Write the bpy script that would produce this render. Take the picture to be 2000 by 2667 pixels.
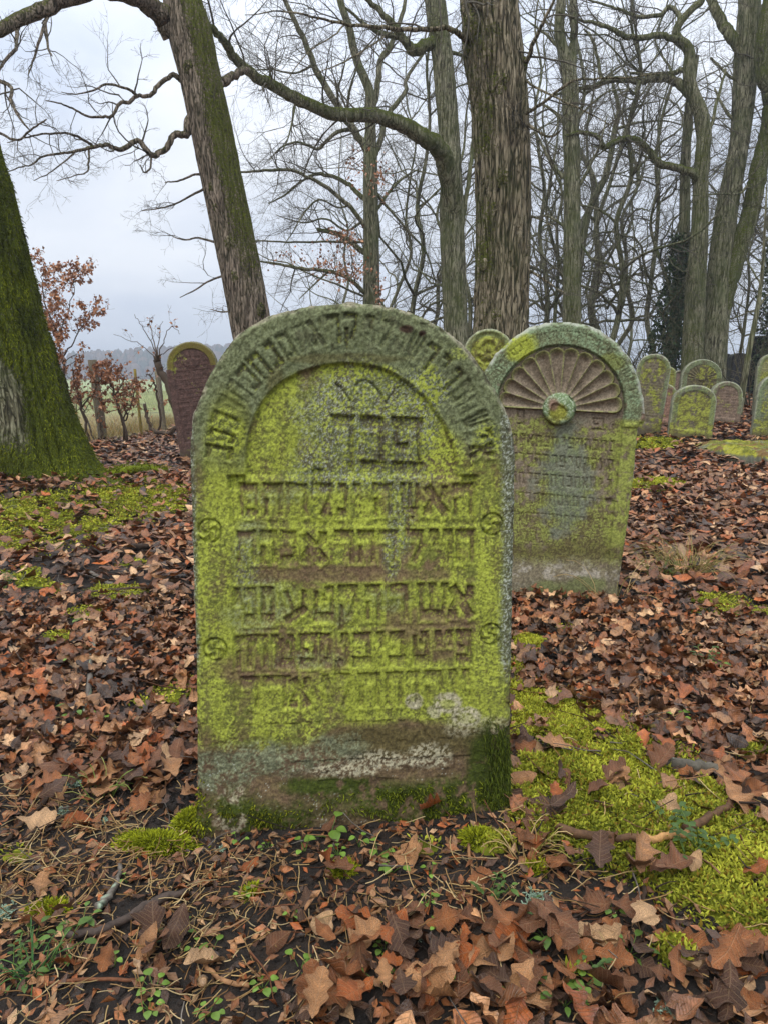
import bpy, math, random
import numpy as np
R = math.radians
SC = bpy.context.scene
for o in list(bpy.data.objects): bpy.data.objects.remove(o)
COL = SC.collection

# ---------------------------------------------------------------- camera
FPX = 1850.0                      # focal length in pixels of the 2000 x 2667 photograph
PITCH = math.atan(333.5 / FPX)    # horizon lies at row 1000
CAMZ = 1.0
cam = bpy.data.cameras.new('camera')
cam.sensor_fit = 'VERTICAL'; cam.sensor_height = 36.0; cam.sensor_width = 27.0
cam.lens = 36.0 * FPX / 2667.0
cam.clip_start = 0.05; cam.clip_end = 6000
co = bpy.data.objects.new('camera', cam); COL.objects.link(co)
co.location = (0, 0, CAMZ); co.rotation_euler = (R(90) - PITCH, 0, 0)
SC.camera = co

# ---------------------------------------------------------------- world, sun, exposure
SUN_EL, SUN_AZ = 58.0, 200.0      # high and from behind the photographer's left shoulder, veiled by cloud
w = bpy.data.worlds.new('World'); SC.world = w; w.use_nodes = True
nt = w.node_tree; nt.nodes.clear()
wo = nt.nodes.new('ShaderNodeOutputWorld'); bg = nt.nodes.new('ShaderNodeBackground')
sky = nt.nodes.new('ShaderNodeTexSky'); sky.sky_type = 'NISHITA'; sky.sun_disc = False
sky.sun_elevation = R(SUN_EL); sky.sun_rotation = R(SUN_AZ); sky.air_density = 1.0; sky.dust_density = 3.0
tc = nt.nodes.new('ShaderNodeTexCoord')
mp = nt.nodes.new('ShaderNodeMapping'); mp.inputs['Scale'].default_value = (1.0, 1.0, 2.6)
nt.links.new(tc.outputs['Generated'], mp.inputs['Vector'])
ns = nt.nodes.new('ShaderNodeTexNoise'); ns.inputs['Scale'].default_value = 2.1; ns.inputs['Detail'].default_value = 5.0
ns.inputs['Roughness'].default_value = 0.5; ns.inputs['Distortion'].default_value = 0.5
nt.links.new(mp.outputs[0], ns.inputs['Vector'])
cr = nt.nodes.new('ShaderNodeValToRGB')
cr.color_ramp.elements[0].position = 0.32; cr.color_ramp.elements[0].color = (7.6, 8.5, 10.3, 1)
cr.color_ramp.elements[1].position = 0.68; cr.color_ramp.elements[1].color = (12.0, 12.4, 13.1, 1)
nt.links.new(ns.outputs['Fac'], cr.inputs['Fac'])
# an overcast sky grows brighter towards the zenith
sx = nt.nodes.new('ShaderNodeSeparateXYZ'); nt.links.new(tc.outputs['Generated'], sx.inputs[0])
mr = nt.nodes.new('ShaderNodeMapRange'); mr.inputs['From Min'].default_value = 0.25; mr.inputs['From Max'].default_value = 1.0
mr.inputs['To Min'].default_value = 1.0; mr.inputs['To Max'].default_value = 2.0
nt.links.new(sx.outputs['Z'], mr.inputs['Value'])
vm = nt.nodes.new('ShaderNodeVectorMath'); vm.operation = 'SCALE'
nt.links.new(cr.outputs['Color'], vm.inputs[0]); nt.links.new(mr.outputs[0], vm.inputs['Scale'])
mx = nt.nodes.new('ShaderNodeMix'); mx.data_type = 'RGBA'; mx.inputs['Factor'].default_value = 0.92
nt.links.new(sky.outputs['Color'], mx.inputs[6]); nt.links.new(vm.outputs[0], mx.inputs[7])
nt.links.new(mx.outputs[2], bg.inputs['Color']); bg.inputs['Strength'].default_value = 0.085
nt.links.new(bg.outputs[0], wo.inputs['Surface'])
sl = bpy.data.lights.new('sun', 'SUN'); sl.energy = 1.5; sl.angle = R(35); sl.color = (1.0, 0.97, 0.92)
so = bpy.data.objects.new('sun', sl); COL.objects.link(so)
_sd = np.array([math.sin(R(SUN_AZ)) * math.cos(R(SUN_EL)), math.cos(R(SUN_AZ)) * math.cos(R(SUN_EL)), math.sin(R(SUN_EL))])
from mathutils import Vector, Matrix, Euler
so.rotation_euler = Vector(-_sd).to_track_quat('-Z', 'Y').to_euler(); so.location = (0, 0, 30)
SC.view_settings.view_transform = 'Standard'; SC.view_settings.look = 'None'
SC.view_settings.gamma = 1.0; SC.view_settings.exposure = 0.2; SC.view_settings.use_curve_mapping = False
SC.render.engine = 'CYCLES'

# ---------------------------------------------------------------- helpers: numbers
FW = np.array([0, math.cos(PITCH), -math.sin(PITCH)]); UP = np.array([0, math.sin(PITCH), math.cos(PITCH)])
CAM = np.array([0, 0, CAMZ])
def ray(px, py): return FW + np.array([(px - 1000) / FPX, 0, 0]) + (1333.5 - py) / FPX * UP
def P(px, py, Y):
    d = ray(px, py); return CAM + d * (Y / d[1])
def mpp(px, py, Y):                # metres per photo pixel at that place
    return np.dot(P(px, py, Y) - CAM, FW) / FPX
def proj(V):
    V = np.asarray(V) - CAM; z = V @ FW
    return 1000 + FPX * V[..., 0] / z, 1333.5 - FPX * (V @ UP) / z

def _h(ix, iy, iz, s):
    n = (ix.astype(np.int64) * 374761393 + iy.astype(np.int64) * 668265263 + iz.astype(np.int64) * 2147483647 + s * 1274126177) & 0xFFFFFFFF
    n = ((n ^ (n >> 13)) * 1274126177) & 0xFFFFFFFF
    n = ((n ^ (n >> 16)) * 2246822519) & 0xFFFFFFFF
    return ((n ^ (n >> 15)) & 0xFFFFFF) / float(0xFFFFFF)
def noise2(x, y, s=0):
    x = np.asarray(x, float); y = np.asarray(y, float)
    ix = np.floor(x); iy = np.floor(y); fx = x - ix; fy = y - iy
    fx = fx * fx * (3 - 2 * fx); fy = fy * fy * (3 - 2 * fy); z = np.zeros_like(ix)
    a = _h(ix, iy, z, s); b = _h(ix + 1, iy, z, s); c = _h(ix, iy + 1, z, s); d = _h(ix + 1, iy + 1, z, s)
    return (a * (1 - fx) + b * fx) * (1 - fy) + (c * (1 - fx) + d * fx) * fy
def fbm(x, y, s=0, o=4, g=0.5):
    t = 0; a = 1.0; m = 0; f = 1.0
    for k in range(o):
        t = t + a * noise2(np.asarray(x) * f + 17.3 * k, np.asarray(y) * f - 9.1 * k, s + k); m += a; a *= g; f *= 2.03
    return t / m
def sst(e0, e1, x):
    t = np.clip((x - e0) / (e1 - e0), 0, 1); return t * t * (3 - 2 * t)
def unit(v): return v / np.maximum(np.linalg.norm(v, axis=-1, keepdims=True), 1e-9)
def srgb(r, g, b):
    c = np.array([r, g, b]) / 255.0
    return np.where(c <= 0.04045, c / 12.92, ((c + 0.055) / 1.055) ** 2.4)

# ---------------------------------------------------------------- helpers: meshes and objects
def new_mesh(name, V, faces, col=None, smooth=True, luv=None):
    """faces: list of int arrays (n,3) / (n,4); col: (nv,3) colour of each point"""
    V = np.ascontiguousarray(V, np.float32); me = bpy.data.meshes.new(name)
    faces = [np.asarray(f, np.int32) for f in (faces if isinstance(faces, list) else [faces]) if len(f)]
    nf = sum(len(f) for f in faces); nl = sum(f.size for f in faces)
    me.vertices.add(len(V)); me.vertices.foreach_set('co', V.ravel())
    me.loops.add(nl); me.loops.foreach_set('vertex_index', np.concatenate([f.ravel() for f in faces]))
    tot = np.concatenate([np.full(len(f), f.shape[1], np.int32) for f in faces])
    st = np.concatenate([[0], np.cumsum(tot)[:-1]]).astype(np.int32)
    me.polygons.add(nf); me.polygons.foreach_set('loop_start', st); me.polygons.foreach_set('loop_total', tot)
    if smooth: me.polygons.foreach_set('use_smooth', np.ones(nf, bool))
    me.update(calc_edges=True)
    if col is not None:
        c = np.ones((len(V), 4), np.float32); c[:, :3] = np.asarray(col)
        at = me.attributes.new('Col', 'FLOAT_COLOR', 'POINT'); at.data.foreach_set('color', c.ravel())
    if luv is not None:
        at = me.attributes.new('Luv', 'FLOAT_VECTOR', 'POINT'); at.data.foreach_set('vector', np.ascontiguousarray(luv, np.float32).ravel())
    return me
def add(name, me, mat=None, parent=None, loc=None, label=None, cat=None, group=None, kind=None):
    o = bpy.data.objects.new(name, me); COL.objects.link(o)
    if mat is not None and me is not None and not me.materials: me.materials.append(mat)
    if parent is not None: o.parent = parent
    if loc is not None: o.location = loc
    if label: o['label'] = label
    if cat: o['category'] = cat
    if group: o['group'] = group
    if kind: o['kind'] = kind
    return o
def thing(name, loc, label, cat, group=None):
    o = bpy.data.objects.new(name, None); COL.objects.link(o); o.location = loc; o.empty_display_size = 0.1
    o['label'] = label; o['category'] = cat
    if group: o['group'] = group
    return o
class MB:
    """collects shapes in world space; build() links them as one mesh, relative to its thing"""
    def __init__(s): s.V = []; s.F = {3: [], 4: []}; s.C = []; s.n = 0; s.L = []
    def put(s, V, F, c=(0.2, 0.2, 0.2), luv=None):
        V = np.asarray(V, float).reshape(-1, 3); c = np.asarray(c, float)
        s.V.append(V); s.C.append(np.broadcast_to(c, V.shape).copy())
        if luv is not None: s.L.append(np.asarray(luv, float).reshape(-1, 3))
        for f in (F if isinstance(F, list) else [F]):
            f = np.asarray(f, np.int64)
            if len(f): s.F[f.shape[1]].append(f + s.n)
        s.n += len(V)
    def mesh(s, name, off=(0, 0, 0), smooth=True):
        V = np.concatenate(s.V) - np.asarray(off, float)
        return new_mesh(name, V, [np.concatenate(s.F[k]) for k in (4, 3) if s.F[k]], np.concatenate(s.C), smooth, np.concatenate(s.L) if s.L else None)
    def build(s, name, mat, parent=None, smooth=True, **k):
        off = tuple(parent.location) if parent is not None and parent.parent is None else (0, 0, 0)
        return add(name, s.mesh(name, off, smooth), mat, parent, **k)

def tube(pts, rad, sides=8, cap=True, bump=None):
    """tapered tube along points; bump(theta, arc length, i) -> radius factor"""
    pts = np.asarray(pts, float); rad = np.broadcast_to(np.asarray(rad, float), (len(pts),)); n = len(pts)
    T = unit(np.gradient(pts, axis=0)); ref = np.array([1., 0, 0]) if abs(T[0][0]) < 0.8 else np.array([0, 1., 0])
    X = np.zeros((n, 3)); v = ref
    for i in range(n):
        v = v - T[i] * np.dot(v, T[i]); v = v / max(np.linalg.norm(v), 1e-9); X[i] = v
    Yv = np.cross(T, X); th = np.linspace(0, 2 * math.pi, sides, endpoint=False)
    L = np.concatenate([[0], np.cumsum(np.linalg.norm(np.diff(pts, axis=0), axis=1))])
    r = rad[:, None] * np.ones(sides)
    if bump is not None: r = r * bump(np.broadcast_to(th, (n, sides)), np.broadcast_to(L[:, None], (n, sides)), rad[:, None])
    V = pts[:, None] + r[..., None] * (np.cos(th)[None, :, None] * X[:, None] + np.sin(th)[None, :, None] * Yv[:, None])
    i = np.arange(n - 1)[:, None] * sides; j = np.arange(sides)[None]; j2 = (j + 1) % sides
    Fq = np.stack([i + j, i + j2, i + sides + j2, i + sides + j], -1).reshape(-1, 4)
    V = V.reshape(-1, 3); fs = [Fq]
    if cap:
        V = np.concatenate([V, pts[:1], pts[-1:]]); a = n * sides
        k = np.arange(sides); k2 = (k + 1) % sides
        fs.append(np.concatenate([np.stack([k2, k, np.full(sides, a)], -1), np.stack([(n - 1) * sides + k, (n - 1) * sides + k2, np.full(sides, a + 1)], -1)]))
    return V, fs
def catmull(pts, per=6):
    p = np.asarray(pts, float); q = np.concatenate([[2 * p[0] - p[1]], p, [2 * p[-1] - p[-2]]]); out = []
    for i in range(len(p) - 1):
        a, b, c, d = q[i:i + 4]
        for t in np.linspace(0, 1, per, endpoint=False):
            out.append(0.5 * (2 * b + (c - a) * t + (2 * a - 5 * b + 4 * c - d) * t * t + (3 * b - 3 * c + d - a) * t ** 3))
    out.append(p[-1]); return np.array(out)

# ---------------------------------------------------------------- helpers: materials
def material(name, build):
    m = bpy.data.materials.new(name); m.use_nodes = True; t = m.node_tree; t.nodes.clear()
    out = t.nodes.new('ShaderNodeOutputMaterial'); bs = t.nodes.new('ShaderNodeBsdfPrincipled')
    t.links.new(bs.outputs[0], out.inputs['Surface'])
    def N(ty, **kw):
        n = t.nodes.new('ShaderNode' + ty)
        for k, v in kw.items():
            if k.startswith('_'): setattr(n, k[1:], v)
            else:
                key = int(k[1:]) if k[0] == 'i' and k[1:].isdigit() else k.replace('__', ' ')
                s = n.inputs[key]
                if hasattr(v, 'is_output'): t.links.new(v, s)
                else: s.default_value = v
        return n
    build(N, bs, t); return m
def ramp(N, fac, stops):
    r = N('ValToRGB', Fac=fac); e = r.color_ramp.elements
    while len(e) < len(stops): e.new(0.5)
    for k, (p_, c) in zip(e, stops): k.position = p_; k.color = tuple(c) + (1,) if len(c) == 3 else c
    return r.outputs['Color']
def objcoord(N, sc=(1, 1, 1)):
    tcn = N('TexCoord'); return N('Mapping', Vector=tcn.outputs['Object'], Scale=sc).outputs[0]
def attr_mat(name, rough=0.9, grain=120, gvar=0.35, bump=0.25, bdist=0.004, spec=0.25, coat=0.0, trans=0.0):
    """the point colours, broken up by fine procedural grain and relief"""
    def b(N, bs, t):
        a = N('Attribute', _attribute_name='Col')
        v = objcoord(N)
        n1 = N('TexNoise', Vector=v, Scale=float(grain), Detail=4.0, Roughness=0.65)
        f = N('MapRange', Value=n1.outputs['Fac'], i1=0.25, i2=0.75, i3=1 - gvar, i4=1 + gvar)
        c = N('VectorMath', _operation='SCALE', i0=a.outputs['Color'], Scale=f.outputs[0])
        t.links.new(c.outputs[0], bs.inputs['Base Color']); bs.inputs['Roughness'].default_value = rough
        bs.inputs['Specular IOR Level'].default_value = spec; bs.inputs['Coat Weight'].default_value = coat
        bs.inputs['Coat Roughness'].default_value = 0.25
        bp = N('Bump', Height=n1.outputs['Fac'], Strength=bump, Distance=bdist)
        t.links.new(bp.outputs[0], bs.inputs['Normal'])
        if trans > 0:
            tr = t.nodes.new('ShaderNodeBsdfTranslucent'); t.links.new(c.outputs[0], tr.inputs['Color'])
            ms = t.nodes.new('ShaderNodeMixShader'); ms.inputs[0].default_value = trans
            out = [n for n in t.nodes if n.type == 'OUTPUT_MATERIAL'][0]
            t.links.new(bs.outputs[0], ms.inputs[1]); t.links.new(tr.outputs[0], ms.inputs[2]); t.links.new(ms.outputs[0], out.inputs['Surface'])
    return material(name, b)
M_STONE = attr_mat('weathered_sandstone', 0.92, 260, 0.30, 0.45, 0.004)
M_STONE_FAR = attr_mat('weathered_sandstone_small', 0.92, 60, 0.30, 0.4, 0.01)
def b_leaf(N, bs, t):
    a = N('Attribute', _attribute_name='Col'); lv = N('Attribute', _attribute_name='Luv'); sp = N('SeparateXYZ', i0=lv.outputs['Vector']); v = objcoord(N)
    ay = N('Math', _operation='ABSOLUTE', i0=sp.outputs['Y'])
    q = N('Math', _operation='MULTIPLY_ADD', i0=ay.outputs[0], i1=-.75, i2=sp.outputs['X']); sn = N('Math', _operation='SINE', i0=N('Math', _operation='MULTIPLY', i0=q.outputs[0], i1=62.0).outputs[0])
    vein = N('MapRange', Value=sn.outputs[0], i1=.72, i2=1.0, i3=0.0, i4=1.0); mid = N('MapRange', Value=ay.outputs[0], i1=.018, i2=.004, i3=0.0, i4=1.0); vm_ = N('Math', _operation='MAXIMUM', i0=vein.outputs[0], i1=mid.outputs[0])
    n1 = N('TexNoise', Vector=v, Scale=55.0, Detail=5.0, Roughness=.7); n2 = N('TexNoise', Vector=v, Scale=260.0, Detail=3.0)
    f = N('MapRange', Value=n1.outputs['Fac'], i1=.28, i2=.72, i3=.35, i4=1.6); c = N('VectorMath', _operation='SCALE', i0=a.outputs['Color'], Scale=f.outputs[0])
    m = N('Mix', _data_type='RGBA', i0=N('Math', _operation='MULTIPLY', i0=vm_.outputs[0], i1=.35).outputs[0], i6=c.outputs[0], i7=(.34, .22, .12, 1)); t.links.new(m.outputs[2], bs.inputs['Base Color'])
    ro = N('MapRange', Value=n1.outputs['Fac'], i1=.3, i2=.7, i3=.18, i4=.5); t.links.new(ro.outputs[0], bs.inputs['Roughness']); bs.inputs['Specular IOR Level'].default_value = .5
    h = N('Math', _operation='MULTIPLY_ADD', i0=vm_.outputs[0], i1=.5, i2=n1.outputs['Fac']); h2 = N('Math', _operation='MULTIPLY_ADD', i0=n2.outputs['Fac'], i1=.3, i2=h.outputs[0])
    bp = N('Bump', Height=h2.outputs[0], Strength=.7, Distance=.006); t.links.new(bp.outputs[0], bs.inputs['Normal'])
M_LEAF = material('dead_leaf', b_leaf)
M_MOSS = attr_mat('moss_fronds', 0.85, 90, 0.25, 0.1, 0.002, spec=0.15, trans=0.25)
M_GREEN = attr_mat('green_leaf', 0.5, 80, 0.25, 0.15, 0.002, spec=0.4, trans=0.2)
M_WOOD = attr_mat('dead_wood', 0.75, 110, 0.45, 0.4, 0.003, spec=0.3)
M_STRAW = attr_mat('dry_straw', 0.6, 60, 0.2, 0.1, 0.002, spec=0.3, trans=0.15)
M_TWIG = attr_mat('twig_bark', 0.85, 40, 0.35, 0.2, 0.004)
M_POST = attr_mat('weathered_post', 0.85, 30, 0.35, 0.5, 0.01)
# ================================================================ ground
FENCE = [(-5.75, 7.0), (-5.35, 9.0), (-4.92, 12.5), (-4.72, 13.9), (-4.68, 15.2), (-4.55, 17.7), (-4.4, 20.4), (-4.1, 24.0)]
def terrain(x, y):
    x = np.asarray(x, float); y = np.asarray(y, float)
    rise = sst(0.3, 4.5, x) * 0.056 * np.clip(y - 5.0, 0, 21)
    rise = rise * (1 - 0.75 * sst(26, 60, y))
    far = 0.0125 * np.clip(y - 42, 0, 220) - 0.01 * np.clip(y - 262, 0, 400)
    fl = sst(-4.6, -6.5, x) * sst(6, 10, y) * -0.12
    nz = 0.05 * (fbm(x * 0.9, y * 0.9, 3, 3) - 0.5) + 0.022 * (fbm(x * 4.5, y * 4.5, 8, 2) - 0.5)
    nz = nz * (1 + 1.2 * sst(4, 9, y)) * (1 - 0.7 * sst(30, 60, y))
    mound = 0.22 * np.exp(-(((x + 3.15) / 1.0) ** 2 + ((y - 6.4) / 1.0) ** 2))
    near = 0.05 * np.exp(-(((x - 0.7) / 0.55) ** 2 + ((y - 1.5) / 0.5) ** 2))
    return rise + far + fl + nz + mound + near
def th(x, y): return float(terrain(x, y))
def G(px, py):
    """ground point seen at a photo pixel"""
    d = ray(px, py); t = 0.3
    for _ in range(4000):
        q = CAM + d * t
        if q[2] <= th(q[0], q[1]): break
        t += 0.004 + t * 0.003
    return CAM + d * t
def stretch(a, b, fine0, fine1, st, g):
    c = list(np.arange(fine0, fine1, st)); s = st
    while c[-1] < b: s *= g; c.append(c[-1] + s)
    s = st; lo = []; v = fine0
    while v > a: s *= g; v -= s; lo.append(v)
    return np.array(lo[::-1] + c)
def sheet(xs, ys, zf):
    X, Y = np.meshgrid(xs, ys); Z = zf(X, Y); V = np.stack([X, Y, Z], -1).reshape(-1, 3)
    nx, ny = len(xs), len(ys); i = np.arange(ny - 1)[:, None] * nx; j = np.arange(nx - 1)[None]
    return V, np.stack([i + j, i + j + 1, i + nx + j + 1, i + nx + j], -1).reshape(-1, 4)
def b_soil(N, bs, t):
    v = objcoord(N)
    n1 = N('TexNoise', Vector=v, Scale=9.0, Detail=8.0, Roughness=0.7); n2 = N('TexNoise', Vector=v, Scale=70.0, Detail=6.0, Roughness=0.7)
    mixf = N('Math', _operation='MULTIPLY_ADD', i0=n2.outputs['Fac'], i1=0.6, i2=N('Math', _operation='MULTIPLY', i0=n1.outputs['Fac'], i1=0.5).outputs[0])
    c = ramp(N, mixf.outputs[0], [(0.30, (0.008, 0.006, 0.004)), (0.5, (0.022, 0.015, 0.010)), (0.62, (0.045, 0.029, 0.018)), (0.8, (0.09, 0.056, 0.032))])
    t.links.new(c, bs.inputs['Base Color']); bs.inputs['Roughness'].default_value = 0.85
    h = N('Math', _operation='ADD', i0=n1.outputs['Fac'], i1=n2.outputs['Fac'])
    bp = N('Bump', Height=h.outputs[0], Strength=0.9, Distance=0.03); t.links.new(bp.outputs[0], bs.inputs['Normal'])
M_SOIL = material('dark_soil', b_soil)
V, Fq = sheet(stretch(-1500, 1500, -2.2, 2.4, 0.055, 1.13), stretch(-30, 2600, 0.55, 4.5, 0.05, 1.10), terrain)
add('ground', new_mesh('ground', V, Fq), M_SOIL, label='dark damp soil under the leaf litter', kind='structure')

def fence_x(y):
    f = np.array(FENCE); return np.interp(y, f[:, 1], f[:, 0])
def b_field(N, bs, t):
    v = objcoord(N); sp = N('SeparateXYZ', i0=v)
    n1 = N('TexNoise', Vector=v, Scale=0.35, Detail=8.0, Roughness=0.7); n2 = N('TexNoise', Vector=N('Mapping', Vector=v, Scale=(5, 1.2, 1)).outputs[0], Scale=2.5, Detail=6.0, Roughness=0.7)
    green = ramp(N, n2.outputs['Fac'], [(0.3, (0.22, 0.27, 0.10)), (0.55, (0.34, 0.39, 0.17)), (0.75, (0.44, 0.47, 0.24))])
    straw = ramp(N, n2.outputs['Fac'], [(0.3, (0.12, 0.085, 0.03)), (0.5, (0.27, 0.21, 0.07)), (0.7, (0.38, 0.30, 0.13))])
    yy = N('Math', _operation='MULTIPLY_ADD', i0=n1.outputs['Fac'], i1=8.0, i2=sp.outputs['Y'])
    f = N('MapRange', Value=yy.outputs[0], i1=27.0, i2=35.0, i3=0.0, i4=1.0)
    m = N('Mix', _data_type='RGBA', i0=f.outputs[0], i6=straw, i7=green)
    t.links.new(m.outputs[2], bs.inputs['Base Color']); bs.inputs['Roughness'].default_value = 0.95
    bp = N('Bump', Height=n2.outputs['Fac'], Strength=0.8, Distance=0.15); t.links.new(bp.outputs[0], bs.inputs['Normal'])
M_FIELD = material('pasture', b_field)
ys = stretch(8.0, 700, 8.0, 40, 0.6, 1.07); tt = np.linspace(0, 1, 60) ** 2.2
Xf = np.where(ys[:, None] < 30, fence_x(ys)[:, None] - 0.15, 60.0) - tt[None] * 700
Xf = np.where(ys[:, None] < 30, fence_x(ys)[:, None] - 0.15 - tt[None] * 300, np.linspace(260, -420, 60)[None])
Yf = np.broadcast_to(ys[:, None], Xf.shape)
Vf = np.stack([Xf, Yf, terrain(Xf, Yf) + 0.03], -1).reshape(-1, 3)
i = np.arange(len(ys) - 1)[:, None] * 60; j = np.arange(59)[None]
add('field', new_mesh('field', Vf, np.stack([i + j + 1, i + j, i + 60 + j, i + 60 + j + 1], -1).reshape(-1, 4)), M_FIELD, label='pale green winter pasture beyond the wire fence', kind='structure')
# farm track across the pasture
def b_road(N, bs, t):
    n1 = N('TexNoise', Vector=objcoord(N), Scale=1.5, Detail=6.0)
    t.links.new(ramp(N, n1.outputs['Fac'], [(0.3, (0.30, 0.29, 0.27)), (0.7, (0.46, 0.45, 0.42))]), bs.inputs['Base Color']); bs.inputs['Roughness'].default_value = 0.9
xs = np.linspace(-60, 20, 60); V, Fq = sheet(xs, np.array([36.2, 36.4, 38.6, 38.8]), lambda X, Y: terrain(X, Y) + 0.12 * (np.abs(Y - 37.5) < 1.2) + 0.034)
add('farm_track', new_mesh('farm_track', V, Fq), material('track_asphalt', b_road), label='narrow pale farm track crossing the pasture', kind='structure')

# wooded hill on the horizon
def b_hill(N, bs, t):
    n1 = N('TexNoise', Vector=objcoord(N), Scale=0.05, Detail=6.0)
    t.links.new(ramp(N, n1.outputs['Fac'], [(0.35, (0.03, 0.035, 0.02)), (0.65, (0.06, 0.05, 0.03))]), bs.inputs['Base Color']); bs.inputs['Roughness'].default_value = 1.0
def hillz(x, y):
    prof = 17.0 * np.exp(-((x + 190) / 190.) ** 2) + 12.0 * np.exp(-((x + 30) / 150.) ** 2) + 10 * np.exp(-((x - 250) / 220.) ** 2)
    return -2.0 + (prof + 3 * (fbm(x * 0.012, y * 0.012, 5, 3) - 0.5)) * sst(395, 520, y)
V, Fq = sheet(np.linspace(-620, 620, 90), np.linspace(380, 640, 22), hillz)
add('hill', new_mesh('hill', V, Fq), material('hill_ground', b_hill), label='long low wooded hill on the horizon', kind='structure')
rng = np.random.default_rng(5); mb = MB()
n = 1700; hx = rng.uniform(-330, 60, n); hy = rng.uniform(398, 540, n); hz = hillz(hx, hy)
for k in range(n):
    h = rng.uniform(4.5, 7.5); r = h * rng.uniform(0.25, 0.5); s = 6; con = rng.random() < 0.45
    prof = [(0.0, 0.35), (0.3, 1.0), (0.7, 0.55 if con else 0.95), (1.0, 0.04 if con else 0.35)]
    ph = rng.uniform(0, 6); c0 = srgb(46, 58, 40) if con else srgb(92, 72, 58); c0 = c0 * rng.uniform(0.6, 1.3)
    a = np.linspace(0, 2 * math.pi, s, endpoint=False) + ph
    Vt = np.concatenate([np.stack([hx[k] + r * q * np.cos(a) * rng.uniform(0.75, 1.25, s), hy[k] + r * q * np.sin(a) * rng.uniform(0.75, 1.25, s), np.full(s, hz[k] - 0.5 + h * z_)], -1) for z_, q in prof])
    jj = np.arange(s); j2 = (jj + 1) % s
    mb.put(Vt, np.concatenate([np.stack([i * s + jj, i * s + j2, i * s + s + j2, i * s + s + jj], -1) for i in range(3)]), c0)
mb.build('forest', attr_mat('far_forest', 1.0, 0.8, 0.4, 0, 0.1, spec=0.0), label='hazy mixed forest covering the distant hill', cat='forest', kind='stuff', smooth=False)
# ================================================================ headstones
def poly_sd(U, V, poly):
    """signed distance (inside > 0) to a closed outline, and the nearest outline point"""
    best = np.full(U.shape, 1e9); NX = np.zeros_like(U); NY = np.zeros_like(U); ins = np.zeros(U.shape, bool)
    P1 = np.asarray(poly, float); P2 = np.roll(P1, -1, 0)
    for (x0, y0), (x1, y1) in zip(P1, P2):
        dx, dy = x1 - x0, y1 - y0; L = dx * dx + dy * dy
        if L < 1e-14: continue
        t = np.clip(((U - x0) * dx + (V - y0) * dy) / L, 0, 1); qx = x0 + t * dx; qy = y0 + t * dy
        d = (U - qx) ** 2 + (V - qy) ** 2; m = d < best
        best = np.where(m, d, best); NX = np.where(m, qx, NX); NY = np.where(m, qy, NY)
        if y0 != y1:
            c = ((y0 > V) != (y1 > V)) & (U < dx * (V - y0) / dy + x0); ins ^= c
    d = np.sqrt(best); return np.where(ins, d, -d), NX, NY
class Grid:
    def __init__(s, poly, res):
        s.poly = np.asarray(poly, float); s.res = res; lo = s.poly.min(0) - 2 * res; hi = s.poly.max(0) + 2 * res
        s.u = np.arange(lo[0], hi[0], res); s.v = np.arange(lo[1], hi[1], res)
        s.U, s.V = np.meshgrid(s.u, s.v); s.sd, s.NX, s.NY = poly_sd(s.U, s.V, s.poly)
        s.cut = np.full(s.U.shape, 1.0); s.dep = np.zeros(s.U.shape); s.jit = (fbm(s.U * 55, s.V * 55, 11, 4) - .5) * .007
    def stroke(s, x0, y0, x1, y1, hw, amp=1.0, flat=True):
        pad = hw + 0.02; i0, i1 = np.searchsorted(s.u, [min(x0, x1) - pad, max(x0, x1) + pad]); j0, j1 = np.searchsorted(s.v, [min(y0, y1) - pad, max(y0, y1) + pad])
        U = s.U[j0:j1, i0:i1]; V = s.V[j0:j1, i0:i1]
        if U.size == 0: return
        dx, dy = x1 - x0, y1 - y0; L = max(math.hypot(dx, dy), 1e-6); ax = ((U - x0) * dx + (V - y0) * dy) / L; ay = np.abs((U - x0) * -dy + (V - y0) * dx) / L
        if flat: d = np.maximum(ay - hw, np.maximum(-ax, ax - L))
        else:
            t = np.clip(ax, 0, L); d = np.hypot(ax - t, ay) - hw
        if amp > .5:
            w = s.cut[j0:j1, i0:i1]; m = d < w; w[m] = d[m]
        k = sst(.0022, -.0020, d + s.jit[j0:j1, i0:i1])
        if abs(dx) > abs(dy) * 2 and hw > .005:                  # cut back under the upper edge, running out below
            up_y = ((V - y0) * dx - (U - x0) * dy) / (L * math.copysign(1, dx) * hw); k = k * np.clip(.72 + .34 * up_y, .3, 1.05)
        np.maximum(s.dep[j0:j1, i0:i1], amp * k, out=s.dep[j0:j1, i0:i1])
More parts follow.
